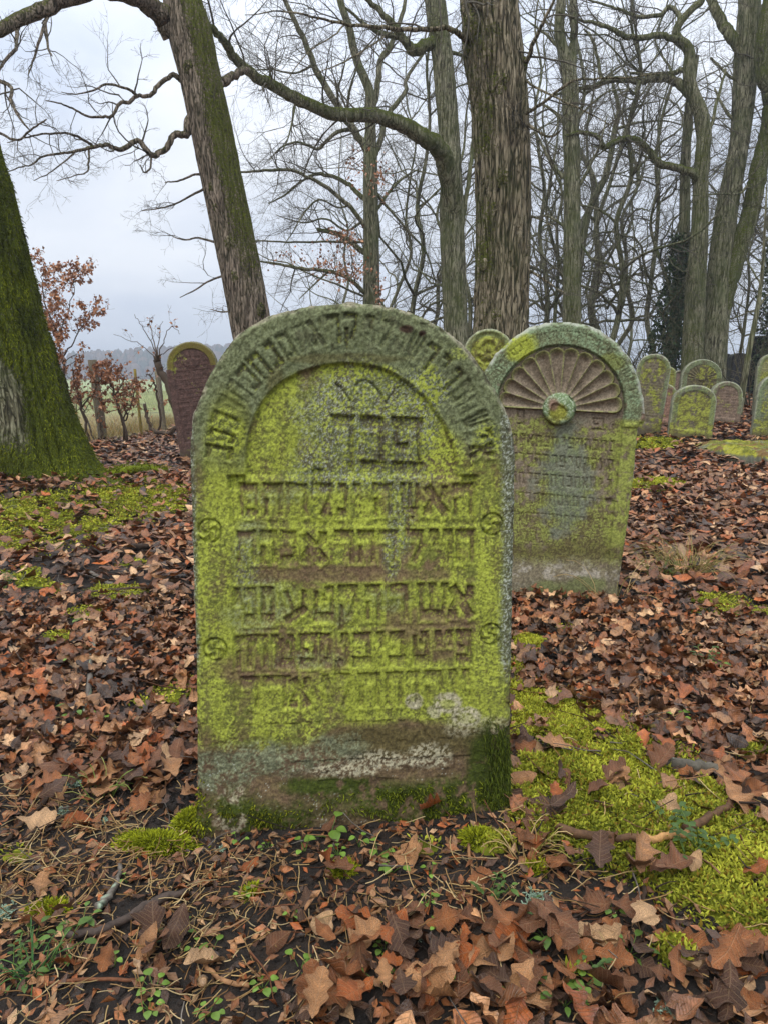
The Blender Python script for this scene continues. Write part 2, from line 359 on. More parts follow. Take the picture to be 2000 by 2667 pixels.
def grid_parts(g, H, C, ids, thick, side_col, seed=0, taper=0.0):
    """front relief as quads (outline snapped), split by ids; sides and back go to id 0"""
    res = g.res; ny, nx = g.U.shape
    keep = g.sd > -0.72 * res; snap = g.sd < 0.3 * res
    X = np.where(snap, g.NX, g.U); Z = np.where(snap, g.NY, g.V)
    cell = keep[:-1, :-1] & keep[1:, :-1] & keep[:-1, 1:] & keep[1:, 1:]
    cell &= (g.sd[:-1, :-1] + g.sd[1:, 1:] + g.sd[1:, :-1] + g.sd[:-1, 1:]) > -0.4 * res
    j, i = np.nonzero(cell); a = j * nx + i
    Q = np.stack([a, a + 1, a + nx + 1, a + nx], -1)
    used = np.unique(Q); mp_ = np.full(nx * ny, -1); mp_[used] = np.arange(len(used)); Q = mp_[Q]
    Vx = np.stack([X.ravel()[used], -H.ravel()[used], Z.ravel()[used]], -1); Cc = C.reshape(-1, 3)[used]
    e = np.concatenate([Q[:, [0, 1]], Q[:, [1, 2]], Q[:, [2, 3]], Q[:, [3, 0]]]); n = len(used)
    key = e[:, 0] * n + e[:, 1]; rev = e[:, 1] * n + e[:, 0]; be = e[~np.isin(key, rev)]
    bv = np.unique(be); bm = np.full(n, -1); bm[bv] = np.arange(len(bv)); be2 = bm[be]
    steps = np.array([0.12, 0.4, 0.75, 1.0]); rows = [bv]; allV = [Vx]; allC = [Cc]; cnt = n
    cen = np.array([Vx[:, 0].mean(), Vx[:, 2].mean()]); bp = Vx[bv]; SF = []
    for k, st in enumerate(steps):
        q = bp.copy(); q[:, 1] = bp[:, 1] + st * thick
        nz = (fbm(bp[:, 0] * 30 + 50, bp[:, 2] * 30 + q[:, 1] * 40, seed + 7, 3) - 0.5) * 0.014
        out = unit(q[:, [0, 2]] - cen); sh = nz - taper * st + (0.003 if k in (0, 1) else -0.004 * (k == 3))
        q[:, 0] += out[:, 0] * sh; q[:, 2] += out[:, 1] * sh
        allV.append(q); v_ = fbm(bp[:, 0] * 60, bp[:, 2] * 60 + k, seed + 3, 3)[:, None]
        allC.append(np.asarray(side_col)[None] * (0.55 + 0.9 * v_)); rows.append(np.arange(len(bv)) + cnt)
        SF.append(np.stack([rows[-2][be2[:, 1]], rows[-2][be2[:, 0]], rows[-1][be2[:, 0]], rows[-1][be2[:, 1]]], -1)); cnt += len(bv)
    allV.append(np.array([[cen[0], bp[:, 1].mean() + thick, cen[1]]])); allC.append(np.asarray(side_col)[None])
    back = np.stack([rows[-1][be2[:, 1]], rows[-1][be2[:, 0]], np.full(len(be2), cnt)], -1)
    Va = np.concatenate(allV); Ca = np.concatenate(allC)
    def fn(Fx): return np.cross(Va[Fx[:, 1]] - Va[Fx[:, 0]], Va[Fx[:, 2]] - Va[Fx[:, 0]])
    Nn = np.zeros_like(Va); Sq = np.concatenate(SF)
    for Fx in (Q, Sq, back):
        q = fn(Fx)
        for k in range(Fx.shape[1]): np.add.at(Nn, Fx[:, k], q)
    Nn = unit(Nn); cid = ids[j, i]; parts = {}
    for r in np.unique(np.concatenate([cid, [0]])):
        fs = [Q[cid == r]]
        if r == 0: fs = [np.concatenate([fs[0], Sq]), back]
        us = np.unique(np.concatenate([f.ravel() for f in fs])); m = np.full(len(Va), -1); m[us] = np.arange(len(us))
        parts[int(r)] = (Va[us], [m[f] for f in fs], Ca[us], Nn[us])
    return parts
def put_parts(root, parts, names, mat):
    out = {}
    for r, (V, fs, C, Nn) in parts.items():
        nm = names[r] if r in names else 'slab'
        me = new_mesh(nm, V, fs, C); me.normals_split_custom_set_from_vertices(Nn.tolist())
        out[r] = add(nm, me, mat, root)
    return out
class Plane:
    """a standing stone's frame: base point, yaw, lean back, roll; local x right, z up, front towards -y"""
    def __init__(s, base, yaw, lean, roll):
        s.base = np.asarray(base, float)
        M = Matrix.Rotation(R(yaw), 3, 'Z') @ Matrix.Rotation(R(-lean), 3, 'X') @ Matrix.Rotation(R(roll), 3, 'Y')
        s.rot = M; s.M = np.array(M); s.ux = s.M[:, 0]; s.n = -s.M[:, 1]; s.vz = s.M[:, 2]
    def loc(s, px, py):
        d = ray(px, py); t = np.dot(s.base - CAM, s.n) / np.dot(d, s.n); q = CAM + d * t - s.base
        return np.array([np.dot(q, s.ux), np.dot(q, s.vz)])
    def px(s, U, V):
        W = s.base + U[..., None] * s.ux + V[..., None] * s.vz; return proj(W)
    def root(s, name, label, cat='headstone', group=None):
        o = thing(name, tuple(s.base), label, cat, group); o.rotation_euler = s.rot.to_euler(); return o
# Hebrew letters as straight cuts in a unit box: x left to right, y downwards, weight
TB = (0, .13, 1, .13, .15); RV = (.90, .1, .90, .95, .085); LV = (.13, .1, .13, .95, .085); BB = (0, .86, 1, .86, .14)
GL = {'ה': [TB, RV, (.15, .45, .15, .95, .085)], 'ח': [TB, RV, LV], 'ת': [TB, RV, LV, (0, .9, .22, .9, .09)], 'ר': [TB, RV], 'ד': [TB, (.82, .1, .82, .95, .085)],
 'ב': [TB, RV, (0, .86, 1.06, .86, .14)], 'כ': [TB, RV, BB], 'ם': [TB, RV, LV, BB], 'פ': [TB, RV, BB, (.12, .1, .12, .48, .08), (.12, .5, .5, .5, .07)],
 'ש': [(.1, .1, .16, .75, .085), (.5, .1, .46, .75, .08), (.92, .1, .86, .75, .085), (.02, .08, .22, .08, .1), (.4, .08, .6, .08, .1), (.8, .08, 1, .08, .1), (.12, .84, .88, .84, .13)],
 'א': [(.08, .08, .92, .92, .13), (.88, .05, .86, .3, .1), (.86, .3, .66, .46, .08), (.3, .45, .12, .7, .08), (.12, .7, .1, .92, .12)],
 'י': [(.2, .13, .9, .13, .15), (.8, .1, .74, .46, .1)], 'ו': [(.15, .13, .9, .13, .15), (.8, .1, .8, .95, .1)],
 'ל': [(.12, -.42, .12, .1, .09), (.12, -.42, .5, -.36, .08), TB, (.92, .1, .9, .45, .09), (.9, .45, .5, .95, .09)],
 'ט': [LV, BB, RV, (.55, .12, .95, .12, .13), (.5, .2, .55, .42, .08)], 'נ': [(.3, .13, .9, .13, .15), (.85, .1, .85, .9, .09), (.1, .86, .95, .86, .13)],
 'ק': [TB, (.9, .1, .88, .5, .09), (.88, .5, .55, .85, .09), (.14, .5, .14, 1.2, .085)], 'ס': [TB, (.92, .1, .8, .8, .09), (.1, .1, .2, .8, .09), (.15, .86, .85, .86, .13)],
 'ע': [(.1, .1, .5, .85, .1), (.9, .1, .78, .6, .09), (.95, .55, .1, .95, .1)], 'מ': [TB, RV, (.35, .86, 1, .86, .14), (.1, .1, .14, .95, .085)]}
def cut_letter(g, pl, ch, x0, x1, y0, y1, amp=1.0, slant=0.0, wt=1.0):
    """one letter in the photo box x0..x1, y0..y1; slant: rows per column"""
    h = y1 - y0
    for (a, b, c, d, wd) in GL[ch]:
        q0 = pl.loc(x0 + a * (x1 - x0), y0 + b * h + slant * (x0 + a * (x1 - x0) - 920)); q1 = pl.loc(x0 + c * (x1 - x0), y0 + d * h + slant * (x0 + c * (x1 - x0) - 920))
        hor = abs(c - a) * (x1 - x0) > abs(d - b) * h; dg = ch == 'א'
        g.stroke(q0[0], q0[1], q1[0], q1[1], wd * wt * (1.0 if hor or dg else .62) * np.linalg.norm(pl.loc(x0, y1) - pl.loc(x0, y0)), amp * (1.0 if hor else .9 if dg else .66))
def cut_polar(g, ch, cx, cy, ang, r0, r1, halfang, amp=1.0, wt=1.0):
    """one letter standing on an arc: top of the letter at radius r1"""
    for (a, b, c, d, wd) in GL[ch]:
        t0 = ang - (a - .5) * 2 * halfang; t1 = ang - (c - .5) * 2 * halfang; ra = r1 - b * (r1 - r0); rb = r1 - d * (r1 - r0)
        g.stroke(cx + ra * math.cos(t0), cy + ra * math.sin(t0), cx + rb * math.cos(t1), cy + rb * math.sin(t1), wd * wt * (r1 - r0), amp)
def lay(C, col, m): return C * (1 - m[..., None]) + np.asarray(col) * m[..., None]
ALG = srgb(152, 159, 61); ALG2 = srgb(112, 116, 54); GRN = srgb(102, 107, 76); TEAL = srgb(116, 119, 90); PALE = srgb(170, 174, 160); BRN = srgb(112, 91, 68); DBR = srgb(62, 47, 35); OLV = srgb(98, 90, 50); CREAM = srgb(176, 168, 138); MOSSD = srgb(70, 80, 24)

# ---------------------------------------------------------------- the large headstone
BASE1 = G(920, 2150)
pl = Plane(BASE1, 4.0, 5.0, 0.0)
OUT1 = [(505, 2260), (512, 2090), (513, 1900), (511, 1700), (503, 1450), (497, 1260), (495, 1160), (503, 1085), (528, 1012), (565, 942), (612, 880), (680, 832), (765, 804), (850, 792), (938, 789), (1018, 798), (1090, 820),
        (1152, 854), (1212, 904), (1262, 966), (1303, 1035), (1331, 1105), (1341, 1180), (1340, 1300), (1337, 1450), (1335, 1600), (1331, 1850), (1334, 2060), (1338, 2230)]
o1 = np.array([pl.loc(*q) for q in OUT1]); o1 = np.concatenate([catmull(o1[1:-1], 5), [o1[-1], o1[0]]])[::-1]
g = Grid(o1, 0.0021)
PX, PY = pl.px(g.U, g.V); U, V = g.U, g.V
# inner arch and inscription panel
ARC = [(640, 1245), (643, 1160), (662, 1085), (705, 1018), (775, 970), (855, 948), (925, 944), (1000, 958), (1070, 998), (1125, 1052), (1162, 1110), (1186, 1170), (1193, 1245)]
ia = catmull(np.array([pl.loc(*q) for q in ARC]), 4); sdA, _, _ = poly_sd(U, V, ia)
ip = np.array([pl.loc(*q) for q in [(597, 1241), (1238, 1238), (1232, 1500), (1228, 2030), (612, 2040), (606, 1500)]]); sdP, _, _ = poly_sd(U, V, ip)
er = fbm(U * 55, V * 55, 11, 4) - 0.5
H = np.zeros_like(U)
H -= 0.012 * sst(-0.001, 0.006, sdA + er * 0.004) * (0.55 + 0.45 * sst(0.10, 0.0, sdA))
pan = sst(-0.002, 0.003, sdP + er * 0.004) * sst(1990, 1800, PY)
H -= 0.0042 * pan * (1 - sst(0, .004, sdA))
for (cx, cy) in ((618, 1256), (1222, 1256)):      # deep notches where the arch springs
    q = pl.loc(cx, cy); H -= 0.009 * sst(0.021, 0.014, np.maximum(np.abs(U - q[0]), np.abs(V - q[1]) * 1.2) + er * 0.006)
# writing: (letter, left, right) as they stand on the stone
rows = [
 (1093, 1240, .03, 1.5, [], 0),
]
def row(y0, y1, slant, lst, amp=1.0, wt=1.0):
    for ch, a, b in lst: cut_letter(g, pl, ch, a, b, y0, y1, amp, slant, wt)
row(1080, 1238, 0.035, [('פ', 1022, 1100), ('ב', 940, 1000), ('ר', 866, 922)], 1.15, 0.72)
row(1262, 1348, 0.0, [('ה', 1178, 1232), ('א', 1108, 1166), ('ש', 1044, 1092), ('ה', 972, 1022), ('י', 916, 944), ('נ', 876, 906), ('ל', 814, 866), ('ר', 748, 802), ('ה', 688, 737), ('מ', 624, 672)])
row(1384, 1470, -0.006, [('ת', 1186, 1234), ('ו', 1150, 1180), ('י', 1114, 1142), ('ל', 1056, 1102), ('ד', 988, 1037), ('ה', 933, 977), ('ר', 873, 922), ('א', 790, 850), ('ב', 733, 774), ('ה', 680, 722), ('ת', 618, 667)])
row(1528, 1622, -0.022, [('א', 1172, 1232), ('ש', 1086, 1166), ('ר', 1016, 1062), ('ה', 952, 992), ('ק', 884, 932), ('ט', 818, 872), ('ע', 740, 802), ('ם', 682, 716), ('ב', 638, 667), ('י', 608, 627)])
row(1652, 1738, -0.024, [('פ', 1190, 1228), ('י', 1158, 1178), ('י', 1130, 1148), ('ט', 1076, 1116), ('ב', 1014, 1052), ('י', 978, 1003), ('ב', 921, 966), ('ו', 886, 911), ('מ', 836, 862), ('פ', 782, 827), ('ט', 733, 768), ('ו', 706, 730), ('ר', 663, 697), ('ה', 616, 655)])
row(1758, 1846, -0.036, [('י', 1198, 1226), ('ו', 1166, 1188), ('ה', 1108, 1152), ('ד', 1060, 1092), ('ח', 1005, 1047), ('ת', 936, 989), ('ל', 876, 914), ('י', 834, 860), ('א', 762, 806), ('ד', 688, 757), ('ר', 628, 677)], 0.85)
row(1880, 1950, -0.03, [('ש', 1140, 1190), ('א', 1080, 1128), ('נ', 1030, 1060), ('ת', 970, 1020), ('ב', 900, 950), ('ש', 800, 860), ('ה', 740, 785), ('ת', 690, 730), ('ל', 640, 680)], 0.42, 0.8)
row(1980, 2050, -0.035, [('ת', 1178, 1224), ('נ', 1128, 1172), ('צ', 1068, 1116) if 'צ' in GL else ('ר', 1068, 1116), ('ב', 985, 1035), ('ה', 900, 950), ('פ', 830, 880), ('ר', 760, 810)], 0.5, 0.8)
# three-pointed crown above the large letters
def pline(pts, hw, amp):
    q = [pl.loc(*a) for a in pts]
    for a, b in zip(q[:-1], q[1:]): g.stroke(a[0], a[1], b[0], b[1], hw, amp, False)
pline([(876, 1000), (892, 1013), (905, 1030), (915, 1046)], .0016, .55); pline([(915, 1046), (922, 1020), (936, 995), (952, 989), (970, 1000), (988, 1018), (1000, 1040), (1008, 1050)], .0016, .55)
pline([(1008, 1050), (1020, 1028), (1034, 1010), (1050, 1004), (1062, 1010)], .0016, .5); pline([(918, 984), (916, 1046), (915, 1080)], .0012, .3)
# writing on the arch
ac = pl.loc(918, 1225); rIn = 0.242; rOut = 0.318
ARCL = list('אישתםוירשהליקראהמנתבחדרנב'); angs = np.linspace(R(8), R(172), len(ARCL))
for ch, a in zip(ARCL, angs):
    ex = np.interp(a, [R(5), R(90), R(175)], [0.0, 0.018, 0.0])
    cut_polar(g, ch, ac[0], ac[1], a, rIn + ex + 0.012, rOut + ex, R(2.5), 0.62 + 0.22 * math.sin(a * 9), 0.6)
depth = 0.0074 * g.dep * (0.7 + 0.6 * fbm(U * 14, V * 14, 4, 2))
cutm = sst(.35, .8, g.dep)
H -= depth
# pillowed, weathered lips under the cuts
H += 0.0022 * np.exp(-((g.cut - 0.006) / 0.005) ** 2)
# whirl rosettes
ROS = [(547, 1383, 34), (1281, 1366, 31), (562, 1692, 33), (1279, 1653, 30)]; ids = np.zeros(U.shape, int)
for k, (cx, cy, rp) in enumerate(ROS):
    q = pl.loc(cx, cy); rr = abs(pl.loc(cx + rp, cy)[0] - q[0]); du = U - q[0]; dv = V - q[1]; rad = np.hypot(du, dv) / rr; a = np.arctan2(dv, du)
    ins = sst(1.02, 0.9, rad + er * .1); arms = 0.5 + 0.5 * np.cos(4 * a + 5.0 * rad + k)
    H = H * (1 - ins) + ins * (-0.0085 + 0.0105 * sst(0.97, 0.72, rad) * (0.35 + 0.65 * arms * sst(0, .25, rad)))
    ids[(rad < 1.02)] = 3 + k
# tooling: slanting chisel strokes on the border, coarse pitting, broken foot
bord = sst(0.02, 0.05, g.sd) * (1 - sst(-.004, .002, np.maximum(sdA, sdP * (PY < 2030))))
ch = np.sin((V * 1.0 + U * 0.35 + 0.011 * fbm(U * 30, V * 30, 6, 3)) * 2 * math.pi / 0.0085)
H += bord * 0.0004 * ch * sst(0.3, 0.6, fbm(U * 12 + 4, V * 12, 9, 3)) * sst(1180, 1260, PY)
H += 0.0024 * (fbm(U * 150, V * 150, 21, 4, 0.6) - 0.5) + 0.004 * (fbm(U * 22, V * 22, 22, 4) - 0.5) + 0.006 * (fbm(U * 5, V * 5, 23, 2) - 0.5)
low = sst(1880, 1990, PY + 60 * (fbm(U * 14, V * 14, 31, 3) - 0.5) + 0.06 * (PX - 900) * -1)
H += low * (0.010 * (fbm(U * 18, V * 34, 33, 5, 0.6) - 0.55) - 0.003)
H += sst(2010, 2130, PY) * 0.018 * fbm(U * 12, V * 12, 35, 3)
rim = sst(0.014, 0.0, g.sd + 0.008 * er); H -= 0.011 * rim ** 2
chip = sst(0.62, 0.72, fbm(U * 26, V * 26, 41, 3)) * sst(0.022, 0.004, g.sd); H -= 0.007 * chip
up_ = sst(1200, 1100, PY)
H += up_ * (1 - sst(-.004, .004, sdA)) * 0.0035 * (fbm(U * 60, V * 60, 43, 4, 0.65) - 0.5)
# colours of stone, algae, lichen, crust
n1 = fbm(U * 9, V * 9, 51, 5, 0.6); n2 = fbm(U * 40, V * 40, 52, 4, 0.65); n3 = fbm(U * 210, V * 210, 53, 3, 0.7); n4 = fbm(U * 330 + 5, V * 330, 54, 2, 0.7)
def blob(cx, cy, rx, ry, soft=0.5, nz=0.5):
    d = np.hypot((PX - cx) / rx, (PY - cy) / ry); return sst(1 + soft, 1 - soft * 0.5, d + nz * 2.2 * (n1 - 0.5) + nz * 0.9 * (n2 - .5))
C = np.ones(U.shape + (3,)) * BRN * (0.75 + 0.5 * n2[..., None])
n5 = fbm(U * 34, V * 7, 58, 4, .6); n6 = fbm(U * 3.2, V * 3.2, 59, 3)
alg = sst(0.40, 0.58, n1 * 0.4 + n2 * 0.3 + n5 * .3 + 0.055)
C = lay(C, OLV, alg); C = lay(C, ALG2, alg * sst(0.40, 0.58, n2)); C = lay(C, ALG, alg * sst(0.46, 0.62, n3 * 0.5 + n5 * 0.5 - .02))
for b in ((715, 1120, 95, 130), (560, 1150, 50, 80), (560, 1480, 60, 190), (1275, 1480, 45, 220), (620, 1860, 110, 60), (1000, 1815, 220, 70), (1150, 1290, 100, 70), (1000, 1720, 150, 60), (1150, 1840, 150, 60), (850, 1590, 200, 40), (640, 1330, 80, 80), (1120, 1560, 90, 60), (545, 1780, 60, 120), (920, 1385, 300, 30)):
    m = blob(*b, nz=.8); C = lay(C, ALG2, m * 0.45); C = lay(C, ALG, m * sst(0.38, 0.62, n3 * .55 + n5 * .45) * 0.9)
for b in ((1120, 1625, 95, 40), (680, 1745, 120, 30), (900, 1495, 260, 22), (1000, 1460, 90, 40), (800, 1180, 20, 30), (1130, 1250, 60, 60), (860, 1700, 40, 40), (1160, 1690, 50, 30)):
    C = lay(C, BRN * 0.95, blob(*b, nz=0.7) * 0.8)
arch = (1 - sst(-0.006, 0.004, sdA)) * sst(1235, 1130, PY + 120 * (n1 - 0.5))
lich = arch * sst(0.28, 0.5, n1 * 0.4 + n2 * 0.6 + 0.08)
C = lay(C, GRN * 0.8, arch * 0.85); C = lay(C, GRN * 1.15, lich * sst(.35, .6, n3)); C = lay(C, ALG2 * 0.8, arch * blob(590, 1110, 55, 90) * 0.8); C = lay(C, ALG, arch * sst(.4, .6, n3) * (blob(580, 1130, 40, 60) + blob(1265, 1170, 35, 60) + 0.6 * blob(1195, 920, 25, 14)).clip(0, 1) * 0.9)
C = lay(C, OLV * 0.8, arch * (blob(900, 935, 160, 12) + blob(720, 1000, 22, 40)).clip(0, 1) * 0.6)
C = lay(C, DBR, arch * (blob(1058, 857, 16, 9) + blob(1098, 868, 8, 6)).clip(0, 1))
edge = np.maximum(sst(0.036, 0.018, U - (o1[:, 0].min()) + 0.012 * (n1 - .5)), sst(0.048, 0.026, o1[:, 0].max() - U + 0.02 * (n1 - .5))) * sst(1000, 1100, PY) * sst(1800, 1700, PY)
C = lay(C, TEAL * 0.72, edge * 0.9); C = lay(C, PALE * 0.9, edge * sst(.58, .70, n4) * .8); C = lay(C, DBR, edge * sst(.42, .30, n4) * .5)
spk = (blob(960, 1060, 150, 90) + blob(1075, 1080, 70, 110) + blob(900, 1195, 110, 70) + blob(1045, 1330, 26, 130, nz=.7) + blob(1020, 1450, 20, 60) + 0.7 * blob(950, 1240, 160, 30) + .7 * blob(640, 1450, 30, 90)).clip(0, 1)
n7 = fbm(U * 480 + 3, V * 480, 57, 1)
C = lay(C, GRN * 0.9, spk * 0.6); C = lay(C, PALE * .85, spk * sst(.60, .82, n7) * .8); C = lay(C, ALG, spk * sst(.52, .66, n3) * 0.8); C = lay(C, DBR, spk * sst(.30, .12, n7) * 0.45)
yl = ((blob(930, 965, 90, 16) + blob(1110, 1030, 28, 60) + blob(1150, 1180, 50, 80)).clip(0, 1)) * sst(.38, .58, n3); C = lay(C, ALG, yl * 0.9)
for b in ((715, 1560, 60, 40), (660, 1600, 60, 30), (870, 1600, 40, 25), (800, 1720, 60, 20), (1010, 1560, 50, 25), (700, 1290, 50, 20), (650, 1385, 40, 30)):
    C = lay(C, TEAL * 1.05, blob(*b, nz=.9) * sst(.4, .6, n3) * .7)
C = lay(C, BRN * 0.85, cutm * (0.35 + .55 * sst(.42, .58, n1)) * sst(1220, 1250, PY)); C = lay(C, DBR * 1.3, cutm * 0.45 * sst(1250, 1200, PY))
C = lay(C, ALG * 0.9, cutm * sst(.56, .66, n3) * 0.6)
lip = np.exp(-((g.cut - 0.005) / 0.004) ** 2); C = lay(C, ALG, lip * sst(.3, .5, n2) * 0.45 * sst(1240, 1280, PY))
lowc = sst(1870, 1900, PY + 45 * (n1 - .5) + 25 * (n2 - .5) - 0.0 * PX - 75 * sst(920, 780, PX))
C = lay(C, BRN * 0.78, lowc * 0.95); C = lay(C, OLV * .75, lowc * blob(1020, 1930, 200, 40) * .7)
tl = (blob(680, 1975, 170, 42, nz=.8) + blob(560, 2010, 70, 50, nz=.8) + blob(850, 1950, 80, 40, nz=.8)).clip(0, 1); C = lay(C, TEAL * .8, tl * sst(.36, .6, n2 * .6 + n3 * .4)); C = lay(C, TEAL * 1.15, tl * sst(.55, .7, n3) * .7)
cr_ = (blob(1165, 1832, 34, 24, .25, .2) - 0.7 * blob(1165, 1836, 18, 12, .3, .2)).clip(0, 1) + (blob(1078, 1828, 20, 18, .25, .2) - .6 * blob(1078, 1820, 10, 7, .3, .2)).clip(0, 1) + blob(1130, 1855, 18, 16, .25, .3) * .7 + (blob(1215, 1868, 32, 22, .25, .25) - .7 * blob(1212, 1872, 20, 12, .3, .2)).clip(0, 1)
C = lay(C, CREAM * .95, cr_.clip(0, 1) * sst(.25, .5, n3)); 
pc = (blob(1000, 1985, 70, 22, nz=1.) + blob(1110, 1975, 50, 26, nz=1.) + blob(900, 2010, 80, 14, nz=1.) + .9 * blob(845, 2015, 22, 16, nz=.8) + .8 * blob(610, 2110, 50, 40, nz=1.) + .6 * blob(1250, 1890, 70, 20, nz=1.)).clip(0, 1); C = lay(C, CREAM * .85, pc * sst(.40, .58, n3))
C = lay(C, PALE * .9, sst(1960, 2010, PY) * sst(.70, .78, n2 * .35 + n4 * .65) * .8)
mo = (blob(620, 2120, 130, 50, nz=.9) + blob(1120, 2090, 260, 60, nz=.8) + blob(1290, 1980, 60, 80, nz=.5) + blob(850, 2050, 120, 20, nz=1.)).clip(0, 1); C = lay(C, MOSSD * 0.75, mo * sst(.3, .5, n2)); 
C = lay(C, CREAM * 0.62, rim * sst(.45, .6, n2) * sst(1250, 1100, PY)); C = lay(C, DBR, rim * sst(.42, .34, n2) * .6)
C *= (0.62 + 0.76 * sst(.25, .75, n3 * .5 + n4 * .5))[..., None] * (0.7 + .4 * n1[..., None] + .2 * n6[..., None])
cm = lambda a: a[:-1, :-1]
idc = cm(ids).copy(); idc[(idc == 0) & (cm(sdA) > 0)] = 1; idc[(idc == 0) & (cm(sdP) > 0) & (cm(PY) < 2000)] = 2
parts = grid_parts(g, H, C, idc, 0.15, srgb(120, 110, 92), 3)
head1 = pl.root('headstone', 'large mossy green arched headstone with deep Hebrew lettering and four whirl rosettes')
put_parts(head1, parts, {0: 'slab', 1: 'arched_panel', 2: 'inscription_panel', 3: 'rosette', 4: 'rosette', 5: 'rosette', 6: 'rosette'}, M_STONE)
# tufts of moss on its foot and lower right edge
def tuft_blades(pos, nrm, L, w, cols, rng, mb, droop=0.3, spread=0.6):
    n = len(pos); d = unit(nrm + spread * rng.normal(size=(n, 3)) + np.array([0, 0, -droop])); s = unit(np.cross(d, rng.normal(size=(n, 3))))
    l = L * rng.uniform(.5, 1.3, (n, 1)); bend = np.array([0, 0, -1.0]) * droop * l * .6
    v = np.stack([pos - s * w / 2, pos + s * w / 2, pos + d * l * .6 + s * w * .4, pos + d * l * .6 - s * w * .4, pos + d * l + bend], 1)
    b = np.arange(n)[:, None] * 5
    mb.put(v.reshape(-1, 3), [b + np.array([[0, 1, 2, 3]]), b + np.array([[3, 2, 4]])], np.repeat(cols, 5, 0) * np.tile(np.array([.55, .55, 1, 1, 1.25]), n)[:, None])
rng = np.random.default_rng(11); mb = MB()
def stone_tufts(mask_fn, n, L, wd, c0, c1, droop):
    pu = rng.uniform(-.36, .38, n * 6); pv = rng.uniform(-.03, .33, n * 6)
    ju = np.clip(np.searchsorted(g.u, pu), 0, len(g.u) - 1); jv = np.clip(np.searchsorted(g.v, pv), 0, len(g.v) - 1)
    ok = (rng.random(len(pu)) < mask_fn[jv, ju]) & (g.sd[jv, ju] > 0); ju, jv = ju[ok][:n], jv[ok][:n]
    pos = np.stack([pu[ok][:n], -H[jv, ju], pv[ok][:n]], -1); t = rng.random((len(pos), 1)) ** 1.5
    tuft_blades(pos, np.tile([0, -1., .15], (len(pos), 1)), L, wd, c0 * (1 - t) + c1 * t, rng, mb, droop, .75)
side = sst(1235, 1300, PX + 60 * (n1 - .5)) * sst(1880, 1950, PY + (1330 - PX) * .4)
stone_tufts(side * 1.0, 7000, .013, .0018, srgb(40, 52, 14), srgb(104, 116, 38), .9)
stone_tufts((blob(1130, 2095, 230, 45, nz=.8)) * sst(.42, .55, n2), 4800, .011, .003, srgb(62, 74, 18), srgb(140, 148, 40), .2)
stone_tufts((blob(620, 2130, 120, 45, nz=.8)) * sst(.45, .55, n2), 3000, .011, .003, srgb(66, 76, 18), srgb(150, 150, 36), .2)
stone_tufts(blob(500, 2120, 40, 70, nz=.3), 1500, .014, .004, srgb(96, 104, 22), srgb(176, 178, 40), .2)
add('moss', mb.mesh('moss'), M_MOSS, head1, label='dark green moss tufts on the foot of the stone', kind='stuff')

# ---------------------------------------------------------------- the shell headstone behind it
c2 = G(1605, 1566); yaw2 = -13.0
ux2 = np.array([math.cos(R(yaw2)), math.sin(R(yaw2)), 0]); BASE2 = c2 - 0.355 * ux2; BASE2[2] = th(BASE2[0], BASE2[1]) - .01
pl2 = Plane(BASE2, yaw2, 1.5, 2.6)
rightpx = [(1604, 1600), (1608, 1545), (1622, 1440), (1638, 1330), (1650, 1220), (1657, 1140), (1659, 1118), (1664, 1108), (1676, 1104), (1680, 1092), (1676, 1040), (1664, 990), (1640, 935), (1606, 892), (1562, 860), (1515, 843), (1470, 838)]
rl = np.array([pl2.loc(*q) for q in rightpx]); ax = rl[-1, 0]
# the hidden left half mirrors the right one about the stone's own axis
axis = np.interp(rl[:, 1], [0, rl[-1, 1]], [0.0, ax]); half = np.maximum(rl[:, 0] - axis, 0)
o2 = np.concatenate([rl, np.stack([axis - half, rl[:, 1]], -1)[::-1][1:]])
g = Grid(o2, 0.0031); U, V = g.U, g.V; PX, PY = pl2.px(U, V)
er = fbm(U * 45, V * 45, 61, 4) - .5; H = np.zeros_like(U)
bc = pl2.loc(1455, 1066); S = abs(pl2.loc(1620, 1074)[0] - bc[0])
du = U - bc[0]; dv = V - bc[1]; rad = np.hypot(du, dv); ang = np.arctan2(dv, du)
rs = S * 1.02; inner = (rad < rs) & (dv > -0.012)
pansd = np.minimum(np.minimum(U - (bc[0] - S * 1.03), (bc[0] + S * 1.03) - U), (bc[1] + 0.02) - V)
H -= 0.020 * sst(-.002, .004, np.maximum(np.where(dv > -.01, rs + .006 - rad, -1), pansd) + er * .004) * sst(1545, 1440, PY + 30 * (n1.mean() - .5))
NL = 12; a0 = np.where(ang < -1.5, math.pi, np.clip(ang, 0, math.pi)); lobe = (a0 / math.pi * NL) % 1.0; lr = S * (0.92 + 0.08 * np.sqrt(np.clip(1 - (2 * lobe - 1) ** 2, 0, 1)))
on = (dv > -.004) & (rad < lr) & (rad > .07)
scoop = 0.022 - 0.027 * np.clip(1 - (2 * lobe - 1) ** 2, 0, 1) ** .8 * sst(.05, .14, rad) * sst(1.0, .86, rad / lr)
H = np.where(on, H + scoop, H)
bo = sst(.074, .066, rad + er * .01); H = H * (1 - bo) + bo * (0.012 + 0.022 * np.sqrt(np.clip(1 - (rad / .075) ** 2, 0, 1)) - .012 * sst(.042, .034, np.hypot(du + .004, dv + .012) + er * .03))
# capital under the arch end
cap_r = pl2.loc(1640, 1108); H += 0.006 * sst(.012, .006, np.abs(V - cap_r[1])) * sst(S * 1.0, S * 1.04, np.abs(U - bc[0]))
